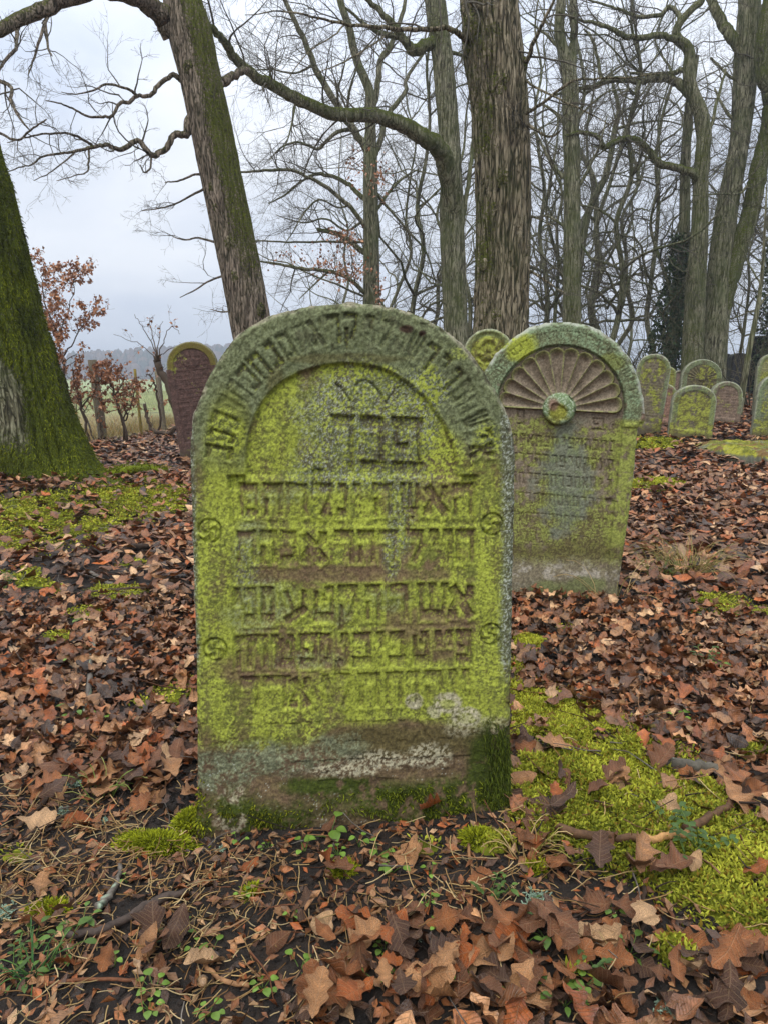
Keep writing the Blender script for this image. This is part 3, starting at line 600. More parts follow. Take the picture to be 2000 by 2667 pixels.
# writing
def row2(y0, y1, slant, x0, x1, s, amp=1.0):
    n = len(s); wd = (x1 - x0) / n
    for k, c in enumerate(s):
        if c == ' ': continue
        cut_letter2(c, x0 + k * wd + wd * .2, x0 + (k + 1) * wd - wd * .14, y0, y1, slant, amp)
def cut_letter2(c, xa, xb, y0, y1, slant, amp):
    for (a, b, cc, d, wd) in GL[c]:
        f = lambda qx, qy: pl2.loc(xa + qx * (xb - xa), y0 + qy * (y1 - y0) + slant * (xa + qx * (xb - xa) - 1470))
        q0, q1 = f(a, b), f(cc, d); g.stroke(q0[0], q0[1], q1[0], q1[1], .0036, amp)
cut_letter2('פ', 1345, 1364, 1068, 1118, .06, 1.0); cut_letter2('פ', 1542, 1574, 1084, 1122, .03, 1.)
row2(1138, 1172, .07, 1262, 1604, 'יהרהשאתגחיפרהבתנ'.replace('ג', 'נ'), .9); row2(1186, 1222, .075, 1262, 1600, 'קסקלדרהתרפיסקהעס', .9); row2(1238, 1272, .082, 1262, 1596, 'טהעהתלפתחדבתאשיו', .85)
row2(1290, 1322, .085, 1262, 1590, 'הערפתדהחתמשתרהתד', .7); row2(1342, 1374, .09, 1262, 1586, 'פהסבעתרהדתחרהשבי', .6); row2(1392, 1424, .09, 1262, 1580, 'תרה בתנצ ההרדת'.replace('צ', 'ב'), .45)
for k, a in enumerate(np.linspace(R(8), R(172), 30)):
    cut_polar(g, ('ירושתהבלםנפדחקרתהאשירבמלדתהי' * 2)[k], bc[0], bc[1], a, S * 1.13, S * 1.27, R(1.9), .55, .5)
q = pl2.loc(1601, 1112)       # six-rayed star beside the right-hand letter
for a in range(3): g.stroke(q[0] - .013 * math.cos(a * 1.05 + .3), q[1] - .013 * math.sin(a * 1.05 + .3), q[0] + .013 * math.cos(a * 1.05 + .3), q[1] + .013 * math.sin(a * 1.05 + .3), .0022, .7)
cutm = g.dep; H -= .0062 * cutm
q = pl2.loc(1590, 1308); H -= .012 * sst(.032, .01, np.hypot((U - q[0]) - (V - q[1]) * -.5, (V - q[1]) * 1.6) + er * .03)
H += .004 * (fbm(U * 20, V * 20, 63, 4) - .5) + .0014 * (fbm(U * 110, V * 110, 64, 3, .6) - .5)
rim = sst(.02, 0, g.sd + .01 * er); H -= .013 * rim ** 2; H -= sst(1500, 1530, PY) * .004
n1 = fbm(U * 8, V * 8, 71, 5, .6); n2 = fbm(U * 36, V * 36, 72, 4, .65); n3 = fbm(U * 170, V * 170, 73, 3, .7)
C = np.ones(U.shape + (3,)) * srgb(130, 116, 97) * (.78 + .44 * n2[..., None]); PINK = srgb(150, 127, 106)
ring = sst(rs - .004, rs + .006, rad) * (V > cap_r[1] - .01)
C = lay(C, GRN * 1.0, ring * .95); C = lay(C, srgb(122, 138, 104), ring * sst(.42, .62, n2 * .5 + n3 * .5)); C = lay(C, srgb(112, 92, 76), ring * sst(.58, .68, n1) * sst(.4, .6, n2))
C = lay(C, ALG, ring * blob(1352, 905, 36, 32) + 0 * U); C = lay(C, ALG2, .7 * ring * blob(1590, 945, 30, 20))
gaps = on * sst(.80, .98, np.abs(2 * lobe - 1)); C = lay(C, srgb(138, 140, 84), gaps * sst(.25, .5, n2) * .85)
C = lay(C, ALG2 * .9, on * sst(.90, .98, rad / lr) * .7)
bm_ = sst(.078, .070, rad); C = lay(C, srgb(120, 142, 98), bm_ * .9); C = lay(C, PALE, bm_ * sst(.55, .65, n3) * .6); C = lay(C, srgb(148, 146, 52), bm_ * sst(.05, .03, np.hypot(du + .004, dv + .014)) * .9); C = lay(C, srgb(128, 100, 84), bm_ * blob(1440, 1055, 14, 18) * .9)
below = sst(bc[1] - .02, bc[1] - .05, V)
a_ = below * sst(.40, .56, n1 * .6 + n2 * .4 + .16 * sst(1180, 1400, PY) + .12 * sst(1560, 1640, PX) - .05); C = lay(C, OLV * 1.05, a_ * .8); C = lay(C, srgb(134, 140, 70), a_ * sst(.40, .6, n3 * .5 + n2 * .5) * .9)
C = lay(C, srgb(142, 148, 72), below * sst(1600, 1625, PX + (PY - 1100) * .12 + 20 * (n1 - .5)) * sst(1500, 1420, PY) * sst(.3, .5, n2) * .9)
C = lay(C, srgb(112, 122, 100), below * blob(1470, 1230, 60, 120, nz=.9) * .7)
lw = sst(1440, 1490, PY + 50 * (n1 - .5)); C = lay(C, srgb(122, 112, 92), lw * .9); C = lay(C, srgb(168, 160, 146), lw * sst(.5, .66, n2) * .7 * sst(1540, 1490, PY)); C = lay(C, srgb(110, 116, 70), lw * blob(1480, 1540, 90, 30, nz=.8) * .8)
dk = sst(1395, 1440, PY + 40 * (n1 - .5)) * sst(1480, 1440, PY); C = lay(C, srgb(88, 80, 48), dk * .7)
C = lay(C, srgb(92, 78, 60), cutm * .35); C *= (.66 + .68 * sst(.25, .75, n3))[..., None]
C = lay(C, srgb(176, 176, 160), rim * sst(.4, .6, n2) * (V > bc[1]) * .8)
ids = np.zeros(U.shape, int); ids[(pansd > 0)] = 1
lob_id = np.clip((a0 / math.pi * NL).astype(int), 0, NL - 1) + 10; ids = np.where(on, lob_id, ids); ids[rad < .073] = 2
parts = grid_parts(g, H, C, ids[:-1, :-1], .16, srgb(150, 148, 128), 9)
head2 = pl2.root('headstone', 'pinkish sandstone headstone with a carved fan shell and round boss, leaning behind the large stone')
nm = {0: 'slab', 1: 'inscription_panel', 2: 'boss'}; nm.update({k: 'shell_lobe' for k in range(10, 10 + NL)})
put_parts(head2, parts, nm, M_STONE)

# ---------------------------------------------------------------- the smaller headstones farther off
def arch_outline(w_, h_, rise, n=18, sh=0.0, flat=False):
    o = [(w_ / 2, -.25), (w_ / 2, h_ - rise)]
    if sh: o += [(w_ / 2 - sh, h_ - rise)]
    for a in np.linspace(0, math.pi, n): o.append(((w_ / 2 - sh) * math.cos(a), h_ - rise + rise * math.sin(a) ** (.9)))
    if sh: o += [(-w_ / 2 + sh, h_ - rise)]
    return np.array(o + [(-w_ / 2, h_ - rise), (-w_ / 2, -.25)])
def small_stone(label, cx, base_py, w_px, top_py, Y=None, yaw=0, lean=0, roll=0, rise=.45, sh=0, style='plain', res=.011, base=(140, 124, 104), alg=.5, lich=.5, thick=.13, dark=False, seed=1, group=None, side=(130, 130, 108), marks=1.0, ring=None):
    if Y is None:
        b = G(cx, base_py); Y = b[1]
    else: b = P(cx, base_py, Y)
    b = np.array([b[0], b[1], th(b[0], b[1])]); sc = mpp(cx, base_py, Y); W = w_px * sc
    Ht = P(cx, top_py, Y)[2] - b[2]
    pl_ = Plane(b - np.array([0, 0, .02]), yaw, lean, roll); o = arch_outline(W, Ht, rise * W, sh=sh * W)
    g = Grid(o, res); U, V = g.U, g.V; er = fbm(U * 25, V * 25, seed, 3) - .5; H = np.zeros_like(U); n1 = fbm(U * 6 + seed, V * 6, seed + 1, 4, .6); n2 = fbm(U * 26, V * 26, seed + 2, 4, .65); n3 = fbm(U * 90, V * 90, seed + 3, 2, .7)
    bw = .13 * W; sp = Ht - rise * W; inn = np.minimum(g.sd - bw, V - .18 * Ht); H -= .012 * sst(-.004, .006, inn)
    C = np.ones(U.shape + (3,)) * srgb(*base) * (.75 + .5 * n2[..., None]); cut = np.zeros_like(U); ids = np.zeros(U.shape, int); ids[inn > 0] = 1
    nm = {0: 'slab', 1: 'inscription_panel'}
    if style in ('fan', 'text', 'heart', 'tallfan'):
        top_t = sp - .02 if style in ('fan', 'tallfan') else Ht - bw - .14 * W; lh = .085 * W if style != 'fan' else .07 * W
        rowi = np.floor((top_t - V) / lh); rowf = ((top_t - V) / lh) % 1; wch = .06 * W; cell = np.floor(U / wch + rowi * .37); cf = (U / wch + rowi * .37) % 1
        hsh = _h(cell, rowi, cell * 0, seed + 9); hs2 = _h(cell, rowi, cell * 0, seed + 19)
        bar = (rowf > .18) & (rowf < .36) & (cf > .12) & (cf < .88); vr = (rowf > .2) & (rowf < .72) & (cf > .68) & (cf < .86); vl = (rowf > .4 * hs2) & (rowf < .72) & (cf > .14) & (cf < .30) & (hs2 > .4); bt = (rowf > .6) & (rowf < .74) & (cf > .1) & (cf < .88) & (hsh > .6)
        cut = ((bar | vr | vl | bt) & (hsh > .12) & (V < top_t) & (V > .24 * Ht) & (inn > .03 * W)).astype(float); H -= .006 * cut * marks
    if style in ('fan', 'tallfan', 'smallfan'):
        rd = np.hypot(U, V - sp); an = np.arctan2(V - sp, U); Rf = W / 2 - bw * 1.05; on = (V > sp) & (rd < Rf) & (rd > .2 * Rf); NLb = 13
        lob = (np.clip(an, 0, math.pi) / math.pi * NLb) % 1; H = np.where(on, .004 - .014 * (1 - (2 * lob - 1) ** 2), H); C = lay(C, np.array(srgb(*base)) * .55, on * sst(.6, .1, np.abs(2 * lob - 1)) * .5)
        H = np.where((rd < .2 * Rf) & (V > sp - .1 * Rf), .008, H); ids = np.where(on, 2, ids); nm[2] = 'fan_relief'
    if style == 'disc':
        rd = np.hypot(U, V - sp - .12 * W); H = np.where(rd < .34 * W, -.008 + .012 * np.cos(rd / W * 34) * (rd > .06 * W) + .006 * np.cos(8 * np.arctan2(V - sp, U)), H); ids = np.where(rd < .34 * W, 2, ids); nm[2] = 'round_relief'
    if style == 'heart':
        q = Ht - bw - .2 * W; H += .010 * sst(.07 * W, .05 * W, np.abs(np.hypot(U, (V - q) * 1.0) - .11 * W) + .2 * W * (V > q))
    H += .006 * (fbm(U * 14, V * 14, seed + 5, 3) - .5); rim = sst(.022, 0, g.sd + .01 * er); H -= .012 * rim ** 2
    A = sst(.62 - .35 * alg, .74 - .35 * alg, n1 * .6 + n2 * .4); C = lay(C, srgb(112, 108, 54), A * .8); C = lay(C, srgb(140, 144, 62), A * sst(.42, .6, n3 * .4 + n2 * .6))
    L = np.maximum(1 - sst(-.005, .01, inn), 0) * (V > .3 * Ht); C = lay(C, srgb(110, 122, 88), L * lich * sst(.25, .5, n2)); C = lay(C, srgb(176, 176, 156), rim * .7 * lich * (V > .3 * Ht))
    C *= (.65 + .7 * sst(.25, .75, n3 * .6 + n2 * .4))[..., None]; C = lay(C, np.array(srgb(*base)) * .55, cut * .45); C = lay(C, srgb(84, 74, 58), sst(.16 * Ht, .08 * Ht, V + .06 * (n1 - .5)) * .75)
    if ring: C = lay(C, srgb(*ring), np.maximum(1 - sst(-.006, .004, inn), 0) * (V > sp) * (.45 + .5 * (np.sin(np.arctan2(V - sp, U) * 70) > 0)) ); C = lay(C, srgb(150, 150, 130), rim * (V > sp) * .6)
    if dark: C = np.ones_like(C) * srgb(*base) * (.7 + .6 * n2[..., None])
    o = pl_.root('headstone', label, 'headstone', group)
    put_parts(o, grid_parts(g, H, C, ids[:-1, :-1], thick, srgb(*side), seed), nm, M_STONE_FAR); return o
small_stone('dark red sandstone headstone with a round arch standing by the wire fence', 541, 1195, 132, 884, Y=9.6, yaw=6, roll=-6.5, rise=.48, sh=.02, style='heart', res=.008, base=(96, 74, 66), alg=.0, lich=.0, ring=(124, 116, 44), seed=21, side=(120, 116, 72))
small_stone('olive green round topped headstone showing just behind the shell stone', 1263, 1262, 124, 851, Y=6.6, yaw=-4, rise=.5, style='disc', res=.008, base=(138, 132, 72), alg=.75, lich=.6, seed=23)
small_stone('tall narrow mossy headstone leaning right beside the shell stone', 1672, 1137, 82, 917, yaw=-18, roll=5.5, rise=.5, style='text', base=(122, 112, 92), alg=.55, lich=.8, seed=25)
small_stone('low pinkish headstone with a pointed inner arch and close rows of writing', 1718, 1122, 74, 996, Y=11.4, yaw=-6, rise=.48, roll=2, style='text', base=(142, 112, 94), alg=.12, lich=.6, seed=27)
small_stone('squat headstone almost covered in bright green algae, its lettering worn away', 1796, 1143, 108, 999, yaw=-8, rise=.42, roll=3, style='plain', base=(112, 102, 92), alg=.86, lich=.7, seed=29)
small_stone('grey brown arched headstone behind the algae covered squat stone', 1880, 1120, 84, 990, Y=11.6, yaw=-4, rise=.46, roll=4, sh=.03, style='text', base=(124, 106, 90), alg=.12, lich=.7, seed=31, res=.0095)
small_stone('wide arched headstone with a carved fan, in the back row near the big oaks', 1820, 1052, 102, 933, Y=14.0, yaw=-4, rise=.5, roll=1.5, style='tallfan', base=(104, 96, 70), alg=.3, lich=.8, seed=33, res=.008)
small_stone('little green arched headstone with a small fan in the back row', 1730, 1052, 42, 952, Y=14.2, yaw=-8, rise=.5, roll=2, style='smallfan', base=(138, 136, 72), alg=.7, lich=.5, seed=35, res=.0095)
small_stone('plain pinkish headstone half hidden between the fan stones', 1765, 1050, 36, 962, Y=15.0, yaw=-4, rise=.5, style='plain', base=(140, 120, 106), alg=.25, lich=.5, seed=37, res=.009)
small_stone('dark grey obelisk-like headstone behind the little fan stone', 1736, 1010, 27, 921, Y=19, rise=.35, style='plain', base=(60, 60, 58), dark=True, seed=39, res=.012, thick=.2, side=(60, 60, 60))
small_stone('narrow black polished headstone behind the two leaning oaks', 1888, 1000, 22, 919, Y=17.5, rise=.3, style='plain', base=(48, 48, 50), dark=True, seed=41, res=.012, thick=.2, side=(50, 50, 50))
small_stone('broad black headstone with sloping shoulders in the far row', 1922, 1000, 42, 917, Y=17.0, rise=.25, style='plain', base=(52, 52, 54), dark=True, seed=43, res=.012, thick=.22, side=(90, 92, 84))
small_stone('tall black rectangular monument under the ivy at the wood edge', 1982, 985, 56, 872, Y=18.5, rise=.06, style='plain', base=(32, 33, 34), dark=True, seed=45, res=.014, thick=.3, side=(34, 34, 36))
small_stone('pale green headstone with shoulders and a scroll top beside the flat slab', 1996, 1064, 62, 919, Y=12.6, yaw=-10, rise=.5, sh=.05, style='heart', base=(144, 142, 96), alg=.6, lich=.7, seed=47, res=.008)
small_stone('leaning grey green headstone with rosettes just behind the flat slab', 2008, 1142, 96, 970, Y=9.6, yaw=-14, roll=3, rise=.5, style='text', base=(120, 126, 100), alg=.6, lich=.9, seed=49, res=.0095)
# flat mossy grave slab
sb = [G(1806, 1166), G(1862, 1190), G(1962, 1216), G(2120, 1236), G(2230, 1180), G(2000, 1150)]
sb = np.array([[q[0], q[1]] for q in sb]); cx_, cy_ = sb.mean(0); g = Grid((sb - [cx_, cy_])[::-1] if np.cross(sb[1] - sb[0], sb[2] - sb[1]) < 0 else sb - [cx_, cy_], .014)
n1 = fbm(g.U * 4, g.V * 4, 81, 4); n2 = fbm(g.U * 16, g.V * 16, 82, 5, .7); H = .07 * (n1 - .5) + .09 * (n2 - .5) - .05 * sst(.12, 0, g.sd)
C = np.ones(g.U.shape + (3,)) * srgb(120, 118, 100) * (.7 + .6 * n2[..., None]); C = lay(C, srgb(150, 148, 42), sst(.40, .52, n1 * .5 + n2 * .5) * .95); C = lay(C, srgb(84, 86, 30), sst(.48, .62, n2) * .85); C = lay(C, srgb(110, 78, 54), sst(.6, .66, fbm(g.U * 9 + 4, g.V * 9, 83, 3)) * .8)
zz = th(cx_, cy_); fl = thing('grave_slab', (cx_, cy_, zz + .11), 'flat broken grave slab covered in yellow green moss', 'grave slab')
parts = grid_parts(g, H, C, np.zeros((g.U.shape[0] - 1, g.U.shape[1] - 1), int), .22, srgb(120, 120, 100), 5); V_, fs_, C_, N_ = parts[0]
V_ = np.stack([V_[:, 0], V_[:, 2], -V_[:, 1]], -1)
add('slab', new_mesh('slab', V_, fs_, C_), M_STONE_FAR, fl)
# ================================================================ trees
def b_bark(c_lo, c_mid, c_hi, moss, moss_amt, k=1.0, algae=0.35):
    def b(N, bs, t):
        tcn = N('TexCoord'); v = N('Mapping', Vector=tcn.outputs['Object'], Scale=(k, k, k * .2)).outputs[0]
        va = N('Mapping', Vector=tcn.outputs['Object'], Scale=(k * 15, k * 15, k * 1.6)).outputs[0]
        na = N('TexNoise', Vector=va, Scale=1.0, Detail=2.0, Roughness=.45, Distortion=.9); nb = N('TexNoise', Vector=N('Mapping', Vector=tcn.outputs['Object'], Scale=(k * 26, k * 26, k * 5)).outputs[0], Scale=1.0, Detail=2.0, Distortion=.6)
        n1 = N('TexNoise', Vector=v, Scale=40.0, Detail=6.0, Roughness=.7)
        n2 = N('TexNoise', Vector=tcn.outputs['Object'], Scale=2.2, Detail=5.0, Roughness=.65); n3 = N('TexNoise', Vector=tcn.outputs['Object'], Scale=45.0, Detail=4.0, Roughness=.7)
        ra = N('Math', _operation='ABSOLUTE', i0=N('Math', _operation='SUBTRACT', i0=na.outputs['Fac'], i1=.5).outputs[0]); rb = N('Math', _operation='ABSOLUTE', i0=N('Math', _operation='SUBTRACT', i0=nb.outputs['Fac'], i1=.5).outputs[0])
        rm = N('Math', _operation='MINIMUM', i0=N('MapRange', Value=ra.outputs[0], i1=0.01, i2=.085, i3=0.0, i4=1.0).outputs[0], i1=N('MapRange', Value=rb.outputs[0], i1=0.0, i2=.06, i3=.25, i4=1.0).outputs[0])
        hgt = N('Math', _operation='MULTIPLY_ADD', i0=n1.outputs['Fac'], i1=.5, i2=N('Math', _operation='MULTIPLY', i0=rm.outputs[0], i1=.6).outputs[0])
        base = ramp(N, hgt.outputs[0], [(.26, c_lo), (.54, c_mid), (.92, c_hi)])
        af = N('MapRange', Value=n2.outputs['Fac'], i1=.38, i2=.68, i3=0.0, i4=algae * 1.6)
        c1 = N('Mix', _data_type='RGBA', i0=af.outputs[0], i6=base, i7=(.085, .105, .03, 1))
        # moss settles on the upper sides and in a band of noise
        at = N('Attribute', _attribute_name='Col'); sp = N('SeparateColor', Color=at.outputs['Color'])
        ms = N('Math', _operation='ADD', i0=sp.outputs[0], i1=N('MapRange', Value=n3.outputs['Fac'], i1=.3, i2=.7, i3=-.35, i4=.35).outputs[0])
        mf = N('MapRange', Value=ms.outputs[0], i1=.42, i2=.62, i3=0.0, i4=moss_amt)
        mc = ramp(N, n3.outputs['Fac'], [(.3, tuple(np.array(moss) * .35)), (.55, tuple(moss)), (.75, tuple(np.array(moss) * 1.7))])
        c2_ = N('Mix', _data_type='RGBA', i0=mf.outputs[0], i6=c1.outputs[2], i7=mc)
        t.links.new(c2_.outputs[2], bs.inputs['Base Color']); bs.inputs['Roughness'].default_value = .92; bs.inputs['Specular IOR Level'].default_value = .2
        hh = N('Math', _operation='MULTIPLY_ADD', i0=n3.outputs['Fac'], i1=mf.outputs[0], i2=hgt.outputs[0])
        bp = N('Bump', Height=hh.outputs[0], Strength=.9, Distance=.025); t.links.new(bp.outputs[0], bs.inputs['Normal'])
    return b
M_OAK = material('oak_bark', b_bark((.022, .017, .011), (.17, .135, .085), (.37, .305, .205), (.10, .115, .012), .9, 1.0, .22))
M_OAK_RED = material('oak_bark_warm', b_bark((.03, .022, .016), (.19, .145, .105), (.36, .285, .215), (.10, .115, .012), .9, 1.5, .14))
M_MOSSY = material('mossy_bark', b_bark((.034, .03, .018), (.16, .145, .085), (.30, .285, .18), (.085, .105, .010), 1.0, .8, .5))
M_BARK2 = material('algae_bark', b_bark((.034, .03, .02), (.18, .165, .105), (.34, .315, .21), (.10, .115, .012), .85, 1.2, .5))

def grow(S, D, L, Rr, rng, seg=6, jit=.28, up=.05, droop=0.0):
    """a batch of branches: starts, directions, lengths, radii -> points (n,seg+1,3), radii (n,seg+1)"""
    n = len(S); Pn = np.zeros((n, seg + 1, 3)); Pn[:, 0] = S; d = unit(D)
    for k in range(seg):
        d = unit(d + jit * rng.normal(size=(n, 3)) + np.array([0, 0, up - droop * k / seg])); Pn[:, k + 1] = Pn[:, k] + d * (L / seg)[:, None]
    t = np.linspace(0, 1, seg + 1)[None]; return Pn, np.maximum(Rr[:, None] * (1 - .82 * t), .0011)
def batch_tubes(mb, Pn, Rn, sides, col):
    n, m, _ = Pn.shape
    T = unit(np.gradient(Pn, axis=1)); ref = np.where(np.abs(T[..., :1]) < .7, np.array([1., 0, 0]), np.array([0, 1., 0])); X = unit(np.cross(T, ref)); Yv = np.cross(T, X)
    a = np.linspace(0, 2 * math.pi, sides, endpoint=False)
    V = Pn[:, :, None] + Rn[:, :, None, None] * (np.cos(a)[:, None] * X[:, :, None] + np.sin(a)[:, None] * Yv[:, :, None])
    b = (np.arange(n)[:, None, None] * m + np.arange(m - 1)[None, :, None]) * sides; j = np.arange(sides)[None, None]; j2 = (j + 1) % sides
    mb.put(V.reshape(-1, 3), np.stack([b + j, b + j2, b + sides + j2, b + sides + j], -1).reshape(-1, 4), col)
def children(Pn, Rn, Ln, m, rng, lo=.2, ang=(35, 75), ratio=(.3, .6), rr=.55, flat=None):
    n, s, _ = Pn.shape; k = rng.integers(0, n, m) if isinstance(m, int) else np.repeat(np.arange(n), m); q = len(k)
    t = rng.uniform(lo, .98, q) * (s - 1); i = np.minimum(t.astype(int), s - 2); f = (t - i)[:, None]
    S = Pn[k, i] * (1 - f) + Pn[k, i + 1] * f; T = unit(Pn[k, i + 1] - Pn[k, i]); rnd = unit(np.cross(T, rng.normal(size=(q, 3))))
    a = np.radians(rng.uniform(ang[0], ang[1], q))[:, None]; D = T * np.cos(a) + rnd * np.sin(a)
    if flat is not None: D[:, 1] *= flat
    L = Ln[k] * rng.uniform(ratio[0], ratio[1], q) * (1.15 - .6 * t / (s - 1)); rad = (Rn[k, i] * (1 - f[:, 0]) + Rn[k, i + 1] * f[:, 0]) * rr
    return S, D, L, np.maximum(rad, .0016)
TWC = np.array([.098, .086, .062])
def crown_from(limbs, rng, mb, n1=14, n2=6, n3=4, l1=1.6, up=.06, droop=0., col=TWC, lo=.25, spacing=None, r1=.016):
    """limbs: list of (points, radii); grows three orders of twigs on them"""
    S, D, L, Rr = [], [], [], []
    for pts, rad in limbs:
        Ln = np.linalg.norm(np.diff(pts, axis=0), axis=1).sum(); q = max(2, int(n1 * Ln)) if spacing is None else max(2, int(Ln / spacing))
        s = children(pts[None], np.asarray(rad)[None], np.array([l1]), np.array([q]), rng, lo, (35, 80), (.5, 1.15), .5); S.append(s[0]); D.append(s[1]); L.append(s[2]); Rr.append(np.minimum(s[3], r1 * rng.uniform(.5, 1.2, q)))
    S, D, L, Rr = map(np.concatenate, (S, D, L, Rr))
    A, ra = grow(S, D, L, Rr, rng, 7, .24, up, droop); batch_tubes(mb, A, ra, 4, col)
    c = children(A, ra, L, np.full(len(L), n2), rng, .15, (28, 65), (.3, .6), .55); Bp, rb = grow(*c, rng, 5, .24, up, droop); batch_tubes(mb, Bp, rb, 3, col)
    c = children(Bp, rb, c[2], np.full(len(c[2]), n3), rng, .1, (25, 60), (.35, .65), .6); Cp, rc = grow(*c, rng, 2, .25, up, droop); batch_tubes(mb, Cp, rc, 3, col)
    return A, Bp, Cp
def px_path(tr, Y, dY=0.0, per=6, amp=0.0, seed=0):
    """traced limb (x, y, width in photo pixels) at depth Y, drifting dY metres by its end"""
    tr = np.array(tr, float); n = len(tr); yy = Y + dY * np.linspace(0, 1, n)
    pts = np.array([P(a, b, y_) for (a, b, _), y_ in zip(tr, yy)]); rad = np.array([w_ * mpp(a, b, y_) / 2 for (a, b, w_), y_ in zip(tr, yy)])
    q = catmull(np.concatenate([pts, rad[:, None]], 1), per); return q[:, :3], np.maximum(q[:, 3], .003)
def bark_bump(seed, amp=.06, kx=3.2, kz=2.2, flare=None):
    def f(th_, L, rad):
        r0 = np.maximum(rad, .05); c = np.cos(th_) * r0; s = np.sin(th_) * r0
        u = th_ / (2 * math.pi)
        k = np.maximum(np.round(2 * math.pi * r0.mean() / .062), 6)
        wob = .9 * fbm(u * 6 + 3, L * 1.7, seed, 3)
        a1 = np.abs(((u * k + wob * 2.2 + .25 * np.sin(L * 9 + u * 20)) % 1) - .5) * 2
        br = fbm(u * k * .5, L * 6.5, seed + 4, 2)
        big = fbm(np.cos(th_) * 1.3 + 9, np.sin(th_) * 1.3 + L * .6, seed + 2, 3) - .5
        out = 1 + amp * (sst(.0, .55, a1) - .6) + amp * .7 * (br - .5) + .14 * big
        if flare is not None: out = out + flare(th_, L)
        return out
    return f
def moss_attr(V, rule): return np.stack([rule(V)] * 3, -1)
def traced_tree(name, label, Y, trunk, limbs=(), mat=None, crown=True, base_drop=True, flare=.5, sides=40, bump=.06, moss=None, cw=None, seed=1, group=None, twcol=TWC, extra=None, rings=10, limbmat=None, twig_limbs=None, tp=0.0):
    rng = np.random.default_rng(seed); mat = mat or M_OAK
    tp_, tr_ = px_path(trunk, Y, tp, rings)
    b = tp_[0]; gz = th(b[0], b[1]); loc = (b[0], b[1], gz)
    if base_drop and b[2] > gz:
        n = max(4, int((b[2] - gz + .25) / .06)); dn = (tp_[0] - tp_[3]); dn = dn / abs(dn[2]); q = np.linspace(1, 0, n, endpoint=False)[:, None]; hgt = b[2] - gz + .25
        ext = b + dn * q * hgt; er_ = tr_[0] * (1 + flare * np.exp(-((1 - q[:, 0]) * hgt) / .30)); tp_ = np.concatenate([ext, tp_]); tr_ = np.concatenate([er_, tr_]); loc = (ext[0][0], ext[0][1], gz)
    o = thing(name, loc, label, 'tree', group)
    fl = (lambda t, L: .16 * np.exp(-L / .35) * np.cos(5 * t + seed))
    V, Fx = tube(tp_, tr_, sides, True, bark_bump(seed, bump, flare=fl))
    mr_ = moss or (lambda V: .15 + .0 * V[:, 0])
    mb = MB(); mb.put(V, Fx, moss_attr(V, mr_)); mb.build('trunk', mat, o)
    LB = []
    for k, lm in enumerate(limbs):
        tr, dY = lm[0], lm[1]; ms = lm[2] if len(lm) > 2 else .2
        q, r_ = px_path(tr, Y, dY, 5); jn = .018 * (r_[:, None] / .05).clip(.3, 1); q = q + np.concatenate([[[0, 0, 0]], rng.normal(size=(len(q) - 1, 3)) * jn[1:] * .5])
        sd_ = 18 if r_.max() > .06 else 8
        V, Fx = tube(q, r_, sd_, True, bark_bump(seed + k, .08 if r_.max() > .06 else .03)); mb = MB()
        ctr = np.repeat(q, sd_, 0); ctr = np.concatenate([ctr, q[:1], q[-1:]]); upn = unit(V - ctr)[:, 2]
        mb.put(V, Fx, np.stack([np.clip(ms + .4 * upn, 0, 1)] * 3, -1)); mb.build('limb', limbmat or mat, o); LB.append((q, r_))
    if crown and LB:
        kw = dict(n1=5, n2=5, n3=4, l1=1.4); kw.update(cw or {}); mb = MB()
        tl = [LB[i] for i in twig_limbs] if twig_limbs is not None else LB
        crown_from(tl + (extra(tp_, tr_) if extra else []), rng, mb, col=twcol, **kw); mb.build('crown', M_TWIG, o)
    return o, tp_, tr_

